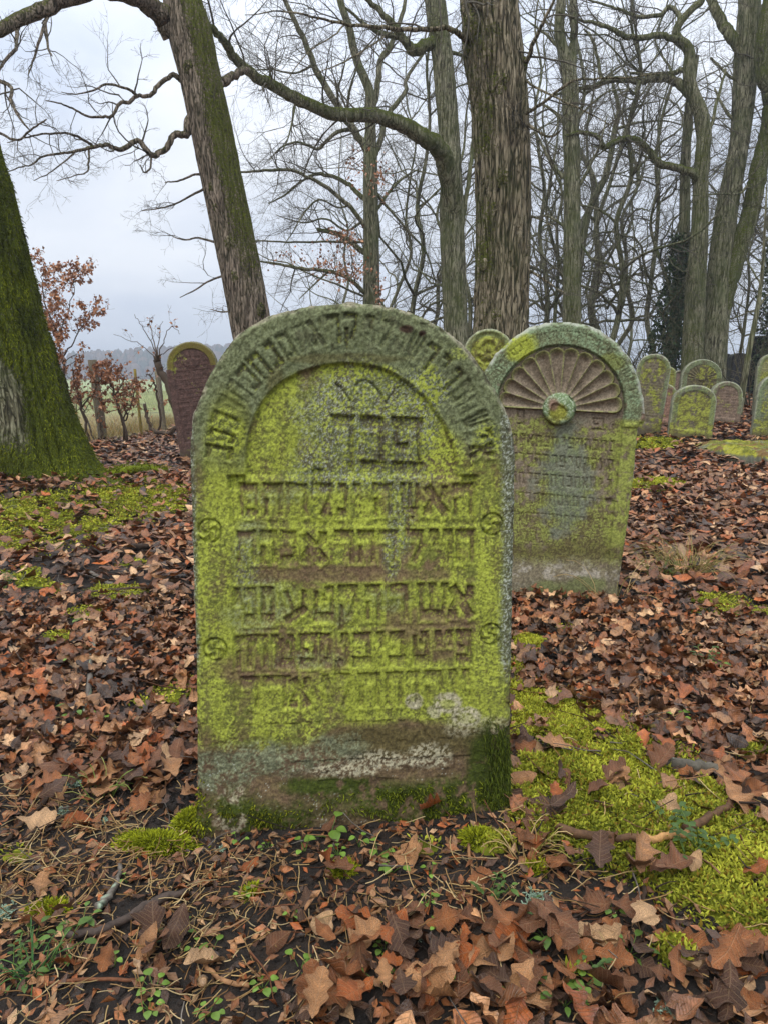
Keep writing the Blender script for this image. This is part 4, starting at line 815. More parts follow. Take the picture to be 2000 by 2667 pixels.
# --- leaning oak, left of the large headstone, with its crooked branches over the pasture
YA = 9.2
TA = [(690, 1040, 112), (674, 950, 108), (658, 865, 106), (639, 760, 106), (614, 633, 106), (587, 506, 105), (565, 400, 106), (543, 295, 106), (520, 190, 105), (495, 84, 112), (478, 10, 100), (466, -70, 92), (440, -220, 80), (420, -420, 60)]
LA = [([(452, 92, 60), (425, 45, 52), (390, 12, 46), (350, -8, 42), (270, -28, 40), (195, -12, 38), (120, 22, 36), (60, 46, 34), (0, 76, 32), (-90, 112, 28)], -1.2, .35),
 ([(490, 214, 18), (470, 207, 15), (452, 196, 13), (418, 219, 12), (392, 249, 11), (359, 249, 10), (338, 266, 10), (312, 270, 9), (293, 302, 8), (270, 304, 7), (232, 304, 6), (190, 283, 5), (160, 270, 4), (120, 262, 3)], -.5, .1),
 ([(359, 249, 8), (333, 232, 7), (278, 219, 6), (245, 236, 5), (198, 245, 3), (160, 240, 2)], -.8, .1),
 ([(505, 285, 24), (491, 318, 20), (485, 350, 18), (456, 348, 17), (441, 380, 16), (418, 397, 15), (395, 403, 14), (359, 367, 13), (321, 388, 12), (295, 384, 11), (278, 376, 10), (249, 382, 9), (203, 392, 7), (169, 399, 6), (114, 407, 5), (84, 428, 4), (42, 439, 3), (0, 460, 2)], -.9, .25),
 ([(240, 378, 8), (230, 371, 7), (181, 348, 6), (122, 348, 5), (63, 359, 4), (20, 372, 2)], -.9, .1), ([(232, 384, 6), (232, 422, 5), (228, 447, 4), (203, 456, 3), (150, 470, 2)], -1.0, .1), ([(395, 403, 6), (392, 438, 5), (376, 449, 4), (367, 430, 3)], -.7, .1), ([(203, 392, 5), (170, 420, 4), (130, 450, 3), (90, 470, 2)], -1.1, .1),
 ([(135, 18, 10), (114, 76, 8), (93, 139, 6), (76, 194, 3)], -1.0, .1), ([(118, 55, 8), (126, 122, 6), (137, 146, 3)], -1.0, .1), ([(46, 60, 12), (44, 100, 10), (42, 127, 9), (13, 160, 8), (0, 180, 7), (-20, 215, 6)], -1.0, .1), ([(-30, 208, 10), (0, 211, 10), (30, 228, 9), (30, 262, 8), (51, 304, 7), (76, 337, 4)], -1.0, .1), ([(-40, 330, 8), (0, 346, 7), (46, 365, 6), (89, 333, 5), (122, 312, 4)], -1.1, .1),
 ([(560, 225, 30), (582, 212, 24), (604, 200, 21), (630, 186, 18), (648, 180, 14)], .5, .2),
 ([(552, 460, 9), (510, 455, 6), (470, 470, 5), (430, 475, 3)], .3, .1), ([(586, 640, 7), (520, 620, 5), (480, 625, 4), (440, 610, 2)], .4, .1), ([(606, 712, 7), (550, 730, 5), (510, 755, 4), (470, 775, 2)], .3, .1), ([(624, 806, 6), (580, 812, 4), (550, 806, 2)], .3, .1), ([(556, 478, 8), (480, 520, 5), (430, 540, 4), (370, 550, 2)], .5, .1)]
mossA = lambda V: .10 + .55 * sst(.10, .30, (V[:, 0] - np.interp(V[:, 2], [0, 5.5], [-1.52, -2.55]))) * sst(1.2, 3.2, V[:, 2]) + .25 * (fbm(V[:, 0] * 2, V[:, 2] * 2, 5, 3) - .5)
treeA, ta, tra = traced_tree('oak_tree', 'leaning oak with crooked bare branches reaching over the pasture', YA, TA, LA, M_OAK_RED, moss=mossA, cw=dict(n1=3.4, n2=5, n3=4, l1=.85, up=.0), seed=4, rings=13, sides=130, bump=.075, twig_limbs=list(range(1, 13)) + [14, 15, 16, 17, 18])
# --- the thick straight oak between the two front headstones
YB = 8.0
TB_ = [(1300, 930, 138), (1302, 820, 136), (1305, 710, 137), (1307, 602, 139), (1308, 500, 143), (1308, 434, 145), (1304, 350, 143), (1300, 265, 143), (1292, 200, 144), (1284, 145, 146), (1278, 70, 142), (1272, 0, 140), (1268, -80, 138), (1262, -220, 130), (1258, -420, 110)]
LB_ = [([(1250, 120, 26), (1206, 98, 16), (1194, 90, 14), (1165, 72, 13), (1112, 77, 12), (1030, 75, 11), (960, 68, 9), (900, 63, 8), (828, 46, 6), (731, 29, 4), (640, 40, 2)], -1.4, .1), ([(1355, 172, 16), (1371, 158, 13), (1390, 110, 11), (1412, 60, 9), (1446, -5, 7), (1470, -60, 5)], -.6, .05), ([(1350, 300, 12), (1371, 294, 9), (1417, 265, 8), (1489, 212, 7), (1560, 205, 5), (1634, 202, 4), (1720, 190, 2)], -1.2, .1), ([(1355, 318, 10), (1378, 328, 8), (1427, 357, 6), (1460, 340, 4)], -.6, .1), ([(1350, 695, 10), (1374, 704, 8), (1407, 723, 6), (1450, 752, 4), (1480, 770, 2)], -.5, .1), ([(1260, 40, 14), (1200, -20, 12), (1100, -60, 10), (960, -90, 8)], -2.0, .1), ([(1371, 560, 6), (1400, 570, 4), (1440, 590, 2)], -.4, .1), ([(1030, 75, 6), (980, 110, 5), (900, 160, 4), (800, 200, 2)], -1.4, .1), ([(900, 63, 5), (860, 100, 4), (800, 140, 3), (720, 250, 2)], -1.5, .1), ([(1360, 205, 8), (1400, 230, 6), (1480, 270, 5), (1600, 330, 2)], -1.2, .1)]
mossB = lambda V: .17 + .5 * (fbm(V[:, 0] * 5, V[:, 2] * 5, 15, 3) - .5) + .25 * sst(.12, .26, np.abs(V[:, 0] - 1.33)) 
treeB, tb, trb = traced_tree('oak_tree', 'thick straight oak trunk with deeply furrowed bark and round burrs behind the headstones', YB, TB_, LB_, M_OAK, moss=mossB, cw=dict(n1=4, n2=6, n3=4, l1=1.3, up=-.02), seed=8, rings=15, sides=170, bump=.10)
def burr(px, py, r_px, tree, Y, seed, cx):
    c = P(px, py, Y); r = r_px * mpp(px, py, Y); rng_ = np.random.default_rng(seed); nu, nv = 26, 14; mb = MB()
    a = np.linspace(0, 2 * math.pi, nu, endpoint=False); q = np.linspace(.02, 1, nv)
    A_, Q_ = np.meshgrid(a, q); lump = 1 + .5 * (fbm(np.cos(A_) * 3 + seed, np.sin(A_) * 3 + Q_ * 3, seed, 3) - .5)
    out = unit(np.array([c[0] - cx[0], c[1] - cx[1], 0])); sd = unit(np.cross(out, [0, 0, 1])); hh = np.sqrt(np.clip(1 - Q_ ** 2, 0, 1)) * .55 * lump + .18 * (fbm(A_ * 4, Q_ * 9, seed + 3, 3) - .5)
    V = c - out * r * .25 + (np.cos(A_) * Q_ * lump)[..., None] * sd * r * .85 + (np.sin(A_) * Q_ * lump)[..., None] * np.array([0, 0, 1.]) * r * 1.2 + hh[..., None] * out * r
    i = np.arange(nv - 1)[:, None] * nu; j = np.arange(nu)[None]; j2 = (j + 1) % nu
    mb.put(V.reshape(-1, 3) - np.array(tree.location), np.stack([i + j, i + nu + j, i + nu + j2, i + j2], -1).reshape(-1, 4), np.full(3, .48)); mb.build('burr', M_OAK, [c_ for c_ in tree.children if c_.name.startswith('trunk')][0])
def trunk_front(px, py, tp, tr):
    z = P(px, py, tp[0][1])[2]; k = np.argmin(np.abs(tp[:, 2] - z)); cx = tp[k]; x = P(px, py, cx[1])[0]; dx = np.clip((x - cx[0]) / tr[k], -.97, .97); return cx[1] - tr[k] * math.sqrt(1 - dx * dx), cx
for (bx, by, br) in ((1302, 215, 30), (1312, 462, 26), (1225, 65, 30), (1368, 168, 15), (1372, 392, 17), (1256, 690, 14), (1290, 818, 16), (1345, 705, 12)):
    yf, cx = trunk_front(bx, by, tb, trb); burr(bx, by, br, treeB, yf, int(bx), cx)
for (bx, by, br) in ((552, 485, 16), (562, 540, 15), (600, 632, 20), (612, 720, 18), (683, 808, 16), (492, 172, 20)):
    yf, cx = trunk_front(bx, by, ta, tra); burr(bx, by, br, treeA, yf, int(bx), cx)
# --- tree with the great arching mossy limb
YC = 13.5
TC = [(1187, 960, 64), (1187, 892, 62), (1184, 800, 62), (1180, 700, 62), (1176, 600, 62), (1175, 530, 62), (1174, 458, 55), (1170, 362, 53), (1160, 241, 54), (1151, 145, 53), (1140, 60, 53), (1132, 0, 53), (1122, -90, 48), (1110, -260, 40)]
LC = [([(1180, 585, 50), (1172, 500, 50), (1162, 440, 49), (1150, 400, 47), (1128, 374, 44), (1102, 357, 42), (1045, 323, 38), (1000, 308, 36), (958, 299, 35), (920, 300, 33), (886, 299, 32), (837, 285, 31), (770, 256, 29), (707, 222, 28), (645, 183, 25), (606, 145, 23), (590, 112, 20), (560, 80, 18), (520, 50, 15)], -3.0, .42),
 ([(1145, 110, 34), (1110, 118, 30), (1075, 132, 28), (1058, 112, 22), (1040, 90, 20), (1020, 60, 18), (980, 20, 14), (940, -20, 10)], -.6, .4), ([(1040, 95, 16), (1000, 90, 12), (960, 70, 9), (900, 20, 6)], -.6, .3), ([(1190, 620, 14), (1205, 560, 12), (1222, 460, 11), (1232, 340, 9), (1225, 240, 7), (1215, 120, 4)], .4, .1), ([(1150, 140, 12), (1190, 140, 9), (1230, 160, 6)], .3, .2), ([(886, 299, 8), (880, 240, 6), (895, 180, 4), (905, 120, 2)], -1.8, .1), ([(707, 222, 9), (705, 190, 6), (712, 175, 3)], -2.4, .1), ([(770, 262, 7), (760, 330, 5), (740, 390, 3)], -2.2, .1), ([(958, 312, 6), (950, 380, 5), (960, 470, 3)], -1.4, .1)]
traced_tree('oak_tree', 'tree with a great mossy limb arching over to the leaning oak', YC, TC, LC, M_BARK2, moss=lambda V: .3 + .4 * (fbm(V[:, 0] * 3, V[:, 2] * 2, 25, 3) - .5), limbmat=M_MOSSY, cw=dict(n1=4, n2=6, n3=5, l1=1.9), seed=12, sides=36, bump=.05)
# --- many-forked tree in the middle, keeping some brown leaves low down
YD = 15.5
TD = [(968, 860, 46), (968, 796, 44), (968, 700, 42), (967, 627, 41), (966, 550, 39), (965, 482, 38), (965, 420, 37), (964, 380, 34), (965, 337, 28), (963, 290, 26), (963, 241, 24), (948, 200, 22), (934, 169, 21), (920, 120, 20), (910, 72, 19), (886, 0, 17), (870, -80, 14), (850, -220, 9)]
LD = [([(962, 400, 22), (948, 376, 20), (905, 313, 18), (857, 241, 17), (818, 169, 16), (789, 96, 14), (741, 0, 11), (700, -80, 8)], -.8, .2), ([(968, 410, 20), (987, 376, 16), (1011, 299, 14), (1054, 241, 11), (1059, 202, 9), (1102, 140, 7), (1130, 90, 4)], .6, .2), ([(966, 300, 16), (982, 231, 15), (992, 159, 15), (1020, 116, 13), (1050, 24, 10), (1060, -40, 7)], .5, .2),
 ([(955, 590, 14), (943, 578, 12), (910, 535, 11), (857, 492, 10), (808, 463, 9), (760, 443, 8), (707, 443, 7), (630, 448, 5), (590, 440, 2)], -.8, .1), ([(955, 525, 14), (930, 500, 12), (910, 482, 11), (876, 463, 10), (828, 453, 9), (790, 470, 6), (740, 510, 5), (700, 530, 3)], .7, .35), ([(955, 770, 14), (939, 752, 12), (905, 723, 11), (857, 706, 10), (789, 699, 9), (731, 689, 7), (673, 680, 4)], -.7, .25), ([(955, 660, 16), (939, 651, 14), (886, 612, 13), (828, 598, 10)], .3, .3), ([(955, 635, 8), (943, 631, 7), (857, 629, 6), (770, 631, 5), (673, 627, 4), (630, 630, 2)], -.4, .05),
 ([(930, 345, 12), (905, 337, 10), (866, 352, 9), (833, 386, 8), (800, 378, 7), (770, 371, 6), (731, 386, 4), (700, 420, 2)], -.5, .1), ([(910, 535, 6), (880, 540, 5), (830, 520, 5), (790, 560, 4), (760, 610, 3), (740, 640, 2)], -.6, .1), ([(975, 560, 10), (1000, 520, 8), (1040, 470, 7), (1090, 440, 3)], .5, .1), ([(975, 500, 9), (1010, 540, 7), (1060, 600, 6), (1110, 660, 5), (1140, 760, 3)], .6, .1), ([(905, 313, 8), (908, 250, 7), (925, 190, 5), (940, 130, 3)], -.7, .1), ([(818, 169, 7), (770, 190, 5), (700, 180, 4), (620, 190, 2)], -1, .1), ([(1011, 299, 7), (1040, 330, 5), (1080, 300, 4), (1120, 240, 2)], .6, .1), ([(857, 706, 6), (820, 740, 4), (780, 780, 2)], -.7, .1), ([(943, 578, 8), (900, 600, 6), (850, 570, 5), (790, 580, 4), (720, 560, 2)], .3, .1)]
oD, _, _ = traced_tree('forked_tree', 'slim tree forking into a vase of branches with rusty leaves on low boughs', YD, TD, LD, M_BARK2, moss=lambda V: .2 + 0 * V[:, 0], cw=dict(n1=4, n2=6, n3=6, l1=1.6), seed=16, sides=28, bump=.04)
def leaf_cards(mb, pos, rng, L, cols, hang=.4):
    n = len(pos); d = unit(rng.normal(size=(n, 3)) + np.array([0, 0, -hang])); s = unit(np.cross(d, rng.normal(size=(n, 3)))); nn = np.cross(d, s); l = L * rng.uniform(.6, 1.25, (n, 1))
    v = np.stack([pos, pos + d * l * .5 + s * l * .32 + nn * l * .12, pos + d * l, pos + d * l * .5 - s * l * .32 + nn * l * .12], 1); b = np.arange(n)[:, None] * 4
    mb.put(v.reshape(-1, 3), [b + np.array([[0, 1, 2]]), b + np.array([[0, 2, 3]])], np.repeat(cols, 4, 0))
RUST = [srgb(176, 104, 58), srgb(150, 84, 46), srgb(190, 128, 82), srgb(128, 74, 46)]
def hung_leaves(tree, pxs, Y, n, L, seed):
    rng_ = np.random.default_rng(seed); mb = MB(); pos = []
    for (x, y, rx, ry, k) in pxs:
        m = int(n * k); q = np.array([P(x + rx * a, y + ry * b, Y + c) for a, b, c in zip(rng_.normal(size=m) * .5, rng_.normal(size=m) * .5, rng_.normal(size=m) * .5)]); pos.append(q)
    pos = np.concatenate(pos); leaf_cards(mb, pos, rng_, L, np.array(RUST)[rng_.integers(0, 4, len(pos))] * rng_.uniform(.7, 1.2, (len(pos), 1)), .9); mb.build('dead_leaves', M_LEAF, tree, kind='stuff')
hung_leaves(oD, [(905, 712, 60, 26, 1), (850, 690, 60, 30, .6), (760, 670, 80, 30, .3), (890, 612, 50, 26, .6), (985, 470, 40, 60, .5), (930, 430, 40, 60, .4), (910, 660, 60, 60, .4), (985, 760, 14, 60, .3)], YD - .4, 190, .075, 3)
# --- mossy tree at the left edge
YL = 6.4
TL = [(150, 1312, 380), (140, 1280, 318), (132, 1250, 268), (122, 1210, 234), (108, 1154, 210), (85, 1085, 197), (64, 1012, 191), (45, 940, 186), (28, 880, 182), (10, 810, 178), (-8, 740, 176), (-25, 670, 174), (-50, 560, 170), (-75, 450, 166), (-110, 300, 160), (-160, 60, 150), (-210, -200, 130)]
def mossL(V):
    z = V[:, 2]; cx = np.interp(z, [0, 3.2], [-2.95, -3.95]); f = (V[:, 0] - cx); return np.clip(0.12 + .60 * sst(.0, .22, f + .30 * (fbm(V[:, 1] * 3, z * 2, 9, 3) - .5)) + .8 * sst(.8, .15, z), 0, 1) * (.8 + .4 * fbm(V[:, 0] * 9 + V[:, 1] * 9, z * 3, 19, 3))
treeL, tl_, trl = traced_tree('oak_tree', 'stout tree with a flaring foot wrapped in thick green moss', YL, TL, [([(-150, 60, 60), (-120, -30, 46), (-60, -120, 36), (60, -200, 24)], -.4, .3)], M_MOSSY, moss=mossL, base_drop=False, sides=130, bump=.12, seed=20, rings=12, cw=dict(n1=3, l1=1.2))
rng = np.random.default_rng(77); mb = MB()
me_ = [c for c in treeL.children if c.name.startswith('trunk')][0].data
Vt = np.zeros(len(me_.vertices) * 3); me_.vertices.foreach_get('co', Vt); Vt = Vt.reshape(-1, 3) + np.array(treeL.location); Nt = np.zeros(len(me_.vertices) * 3); me_.vertices.foreach_get('normal', Nt); Nt = Nt.reshape(-1, 3)
wt = (mossL(Vt) > .5) & (Nt[:, 1] < .4) & (Vt[:, 2] < 2.9) & (Vt[:, 2] > -.05); ix = rng.choice(np.nonzero(wt)[0], 21000); pos = Vt[ix] + rng.normal(size=(21000, 3)) * .02 * (1 - np.abs(Nt[ix])) - Nt[ix] * .004
tt_ = (fbm(pos[:, 0] * 5 + pos[:, 1] * 5, pos[:, 2] * 4, 31, 3)[:, None] - .32).clip(0, .4) / .4 * rng.uniform(.4, 1, (21000, 1)); bot = sst(1.0, .1, pos[:, 2])[:, None]; tt_ = (tt_ * .8 + bot * .35).clip(0, 1)
tuft_blades(pos, Nt[ix] + np.array([0, 0, -.2]), .026, .007, srgb(46, 52, 14) * (1 - tt_) + srgb(150, 158, 36) * tt_, rng, mb, .6, .55); mb.build('moss', M_MOSS, treeL, kind='stuff', label='shaggy yellow green moss on the right side of the trunk')
# --- trees on the right
YG = 14.5
traced_tree('forked_tree', 'grey green tree that forks into two upright stems above the shell headstone', YG, [(1489, 900, 48), (1489, 834, 47), (1489, 750, 46), (1489, 675, 46), (1489, 600, 44), (1489, 530, 43), (1489, 470, 42), (1489, 410, 41), (1486, 350, 41), (1484, 289, 41), (1484, 230, 42), (1480, 190, 34), (1470, 145, 27), (1458, 100, 26), (1455, 72, 26), (1458, 30, 25), (1460, 0, 24), (1458, -120, 18), (1450, -260, 12)],
 [([(1486, 200, 24), (1490, 160, 21), (1492, 120, 20), (1493, 60, 19), (1494, 0, 18), (1498, -120, 12)], .2, .15), ([(1480, 470, 12), (1455, 450, 10), (1420, 400, 8), (1390, 340, 5), (1350, 320, 3)], .3, .1), ([(1476, 330, 10), (1440, 290, 8), (1410, 270, 5)], .3, .1), ([(1500, 500, 10), (1537, 430, 8), (1560, 380, 6), (1580, 300, 3)], -.3, .1), ([(1495, 320, 8), (1530, 280, 6), (1580, 240, 4), (1640, 230, 2)], -.3, .1), ([(1462, 130, 10), (1420, 90, 7), (1380, 60, 4)], .2, .1), ([(1480, 600, 9), (1440, 570, 7), (1410, 560, 4)], .3, .1)], M_BARK2, moss=lambda V: .34 + .4 * (fbm(V[:, 0] * 4, V[:, 2] * 1.5, 45, 3) - .5), cw=dict(n1=3.2, n2=5, n3=4, l1=1.5), seed=24, sides=30, bump=.05)
YH = 15.0
traced_tree('oak_tree', 'crooked oak with snaking boughs behind the far headstones', YH, [(1798, 985, 56), (1803, 897, 53), (1808, 810, 52), (1812, 723, 50), (1818, 650, 45), (1822, 578, 41), (1824, 482, 37), (1827, 410, 35), (1833, 362, 37), (1828, 320, 37), (1822, 289, 36), (1803, 241, 32), (1794, 200, 30), (1793, 169, 29), (1795, 140, 27), (1785, 118, 25), (1769, 106, 23), (1759, 87, 21), (1766, 65, 19), (1783, 43, 18), (1810, 15, 17), (1827, 0, 16), (1850, -80, 12)],
 [([(1815, 470, 26), (1805, 453, 22), (1769, 439, 20), (1716, 424, 18), (1692, 395, 17), (1658, 366, 16), (1620, 362, 15), (1585, 378, 13), (1571, 381, 12), (1557, 357, 11), (1509, 345, 9), (1470, 355, 5)], -.7, .4), ([(1806, 258, 28), (1793, 241, 25), (1764, 217, 22), (1730, 202, 20), (1690, 207, 18), (1663, 212, 17), (1600, 207, 15), (1537, 227, 11), (1499, 231, 9), (1440, 250, 5)], .5, .3), ([(1765, 105, 18), (1755, 101, 16), (1721, 92, 15), (1663, 96, 14), (1624, 94, 13), (1591, 75, 11), (1557, 63, 9), (1513, 53, 7), (1450, 30, 4)], -.6, .25), ([(1770, 60, 14), (1764, 30, 12), (1740, 19, 12), (1720, 38, 11), (1663, 44, 10), (1624, 29, 8), (1566, 10, 6), (1500, -10, 4)], .4, .2), ([(1793, 170, 16), (1770, 185, 14), (1700, 195, 10), (1640, 190, 6)], .3, .2), ([(1571, 215, 10), (1560, 185, 9), (1555, 150, 8), (1540, 100, 7), (1520, 75, 4)], .3, .1), ([(1663, 212, 8), (1650, 245, 7), (1635, 235, 6), (1610, 245, 3)], -.3, .1), ([(1830, 380, 12), (1850, 330, 10), (1870, 250, 8), (1890, 180, 5)], .6, .1)], M_BARK2, moss=lambda V: .4 + .3 * (fbm(V[:, 0] * 4, V[:, 2] * 1.5, 47, 3) - .5), limbmat=M_MOSSY, cw=dict(n1=4, n2=6, n3=5, l1=1.5), seed=28, sides=30, bump=.05)
YF = 15.6
traced_tree('oak_tree', 'tall double stemmed oak leaning right above the back row of headstones', YF, [(1846, 985, 74), (1856, 897, 67), (1866, 785, 62), (1875, 675, 58), (1884, 600, 55), (1894, 530, 53), (1913, 434, 49), (1924, 370, 47), (1933, 313, 46), (1941, 240, 47), (1947, 169, 48), (1951, 100, 50), (1952, 48, 53), (1950, -20, 53), (1945, -140, 46), (1935, -300, 36)],
 [([(1946, 165, 34), (1925, 125, 30), (1895, 85, 27), (1884, 67, 26), (1865, 30, 24), (1851, 0, 22), (1830, -60, 18)], .4, .35), ([(1866, 890, 30), (1880, 815, 40), (1895, 745, 42), (1909, 700, 42), (1932, 620, 42), (1952, 554, 42), (1964, 500, 42), (1973, 450, 42), (1990, 380, 42), (2000, 337, 42), (2008, 280, 40), (2004, 240, 38), (1988, 205, 36), (1982, 150, 34), (1985, 90, 32), (2010, -60, 26)], -.5, .5), ([(1960, 60, 22), (1990, 20, 18), (2030, -40, 14)], .5, .2), ([(1930, 330, 10), (1890, 290, 8), (1860, 230, 5)], .5, .1), ([(1975, 440, 9), (1930, 500, 6), (1870, 505, 4), (1800, 510, 2)], -.8, .1), ([(1945, 220, 10), (1900, 200, 8), (1850, 150, 5)], .4, .1)], M_BARK2, moss=lambda V: .28 + .4 * (fbm(V[:, 0] * 4, V[:, 2] * 1.5, 49, 3) - .5), limbmat=M_MOSSY, cw=dict(n1=2.6, n2=5, n3=4, l1=1.5), seed=32, sides=34, bump=.05)
traced_tree('bare_sapling', 'slanting dark young tree reaching across between the forked tree and the crooked oak', 17.0, [(1500, 760, 20), (1515, 640, 19), (1530, 560, 18), (1550, 510, 17), (1576, 458, 16), (1590, 400, 15), (1600, 337, 14), (1607, 310, 13), (1610, 289, 12), (1606, 260, 10), (1596, 225, 8), (1590, 180, 5)], [([(1600, 337, 8), (1660, 320, 6), (1730, 315, 4), (1790, 330, 2)], .2, .1), ([(1610, 292, 7), (1660, 275, 5), (1720, 262, 3)], .2, .1), ([(1580, 450, 6), (1620, 450, 4), (1680, 420, 2)], .2, .1), ([(1590, 400, 5), (1540, 380, 3), (1500, 390, 2)], .2, .1)], M_BARK2, cw=dict(n1=3, n2=5, n3=4, l1=1.1), seed=36, sides=12, bump=.03, flare=.2)
traced_tree('bare_sapling', 'thin mossy sapling slanting up from the leaf slope beside the black stones', 12.6, [(1930, 1036, 17), (1936, 1000, 16), (1944, 950, 15), (1952, 900, 14), (1962, 854, 13), (1975, 780, 11), (1985, 700, 9), (1990, 600, 6), (1996, 480, 3)], [([(1970, 810, 6), (1995, 770, 4), (2030, 740, 2)], .2, .1), ([(1980, 740, 5), (1950, 690, 4), (1930, 640, 2)], .2, .1), ([(1988, 640, 5), (2010, 600, 3), (2040, 560, 2)], .2, .1)], M_MOSSY, cw=dict(n1=3, n2=4, n3=3, l1=.6), seed=38, sides=10, bump=.03, flare=.2)
# --- slender trees of the wood behind
def wood_tree(seed, h, r, fork, dense=1.0, lean=.05):
    rng_ = np.random.default_rng(seed); n = 12; z = np.linspace(0, 1, n); pts = np.stack([lean * h * z ** 1.3 * math.cos(seed) + .02 * h * np.sin(z * 5 + seed), lean * h * z ** 1.3 * math.sin(seed) + .02 * h * np.cos(z * 4 + seed), z * h], -1); pts[0, 2] = -.3
    pts[1:-1, :2] += rng_.normal(size=(n - 2, 2)) * .012 * h; rad = r * (1 - .86 * z ** .9) * np.where(z < .05, 1.25, 1); lim = [(pts[4:], rad[4:])]; tm = MB(); q = catmull(np.concatenate([pts, rad[:, None]], 1), 4)
    Vt, Ft = tube(q[:, :3], q[:, 3], 12, True, bark_bump(seed, .05)); tm.put(Vt, Ft, np.full(3, .3))
    for k in range(fork):
        i = rng_.integers(2, 9); a = rng_.uniform(0, 6.28); el = R(rng_.uniform(12, 62)); d = np.array([math.cos(a) * math.cos(el), math.sin(a) * math.cos(el), math.sin(el)]); L = h * rng_.uniform(.25, .5)
        Pn, Rn = grow(pts[i][None], d[None], np.array([L]), np.array([rad[i] * .6]), rng_, 12, .27, .06); Vt, Ft = tube(Pn[0], Rn[0], 7); tm.put(Vt, Ft, np.full(3, .25)); lim.append((Pn[0], Rn[0]))
    cm_ = MB(); crown_from(lim, rng_, cm_, n1=2.1 * dense, n2=5, n3=5, l1=h * .15, up=.08, lo=.12); return tm.mesh('trunk'), cm_.mesh('crown')
protos = [wood_tree(101, 11, .085, 9, 1.3), wood_tree(102, 12.5, .10, 11, 1.2), wood_tree(103, 9, .06, 9, 1.4), wood_tree(104, 10, .075, 12, 1.2), wood_tree(105, 13, .12, 12, 1.1)]
rng = np.random.default_rng(9)
WT = [(1020, 20, 2), (1100, 19, 3), (1135, 24, 1), (1215, 18, 2), (1395, 20, 3), (1452, 21, 2), (1530, 24, 4), (1560, 20, 0), (1618, 23, 1), (1682, 18, 0), (1735, 22, 3), (1785, 24, 0), (1902, 22, 2), (1968, 20, 0), (2010, 24, 1), (900, 28, 3), (865, 33, 2), (1500, 34, 4), (1640, 36, 0), (1860, 30, 1), (2060, 18, 2), (1340, 30, 4), (1180, 34, 1), (985, 36, 4), (1410, 17, 2), (1720, 16.5, 2), (1575, 16, 3)]
for x, Y, k in WT:
    b = P(x, 1000, Y); z = th(b[0], b[1]); wl = next(l for q_, l in ((1010, 'beside the slim vase shaped tree'), (1250, 'around the tree with the arching limb'), (1470, 'between the thick oak and the forked tree'), (1790, 'between the forked tree and the crooked oak'), (9999, 'behind the double stemmed oak')) if x < q_); o = thing('wood_tree', (b[0], b[1], z), 'slender bare tree in the background wood ' + wl, 'tree', 'slender bare trees ' + wl); o.rotation_euler = (R(rng.uniform(-3, 3)), R(rng.uniform(-3, 3)), rng.uniform(0, 6.28)); s = rng.uniform(.85, 1.2); o.scale = (s, s, s)
    add('trunk', protos[k][0], M_BARK2, o); add('crown', protos[k][1], M_TWIG, o)
# --- ivy-clad trunks
def ivy_tree(label, x, Y, w_px, top, bot, seed, n):
    rng_ = np.random.default_rng(seed); b = P(x, 1000, Y); gz = th(b[0], b[1]); o = thing('ivy_tree', (b[0], b[1], gz), label, 'tree'); hz = P(x, top, Y)[2]
    m = 14; z = np.linspace(gz - .2, hz + 3.5, m); pts = np.stack([b[0] + .08 * np.sin(z + seed) + .02 * (z - gz), np.full(m, b[1]), z], -1); rad = np.linspace(.17, .07, m); V, Fx = tube(pts, rad, 14, True, bark_bump(seed, .05)); mb = MB(); mb.put(V, Fx, np.full(3, .2)); mb.build('trunk', M_BARK2, o)
    mb = MB(); crown_from([(pts[5:], rad[5:])], rng_, mb, n1=4, n2=4, n3=3, l1=1.3); mb.build('crown', M_TWIG, o)
    zz = rng_.uniform(gz, hz, n); hh = (zz - gz) / (hz - gz); a = rng_.uniform(0, 6.28, n); wv = w_px * mpp(x, 800, Y) / 2 * (.75 + .5 * fbm(zz * 1.3, a, seed, 2)) * (1.1 - .6 * hh ** 3); rr = wv * np.sqrt(rng_.uniform(.12, 1, n)); cx = np.interp(zz, z, pts[:, 0])
    pos = np.stack([cx + rr * np.cos(a), b[1] + rr * np.sin(a), zz], -1); t = rng_.random((n, 1)); mb = MB(); leaf_cards(mb, pos, rng_, .085, srgb(30, 42, 24) * (1 - t) + srgb(72, 92, 52) * t, .7); mb.build('ivy', M_GREEN, o, kind='stuff', label='dark evergreen ivy clothing the trunk')
ivy_tree('ivy covered trunk standing left of the crooked oak', 1738, 16.2, 120, 610, 940, 61, 5200)
ivy_tree('tree smothered in dark ivy rising behind the black monument', 1996, 17.5, 84, 560, 985, 63, 3600)
ivy_tree('thin trunk sleeved in ivy just behind the crooked oak', 1842, 17.0, 46, 420, 940, 65, 2000)
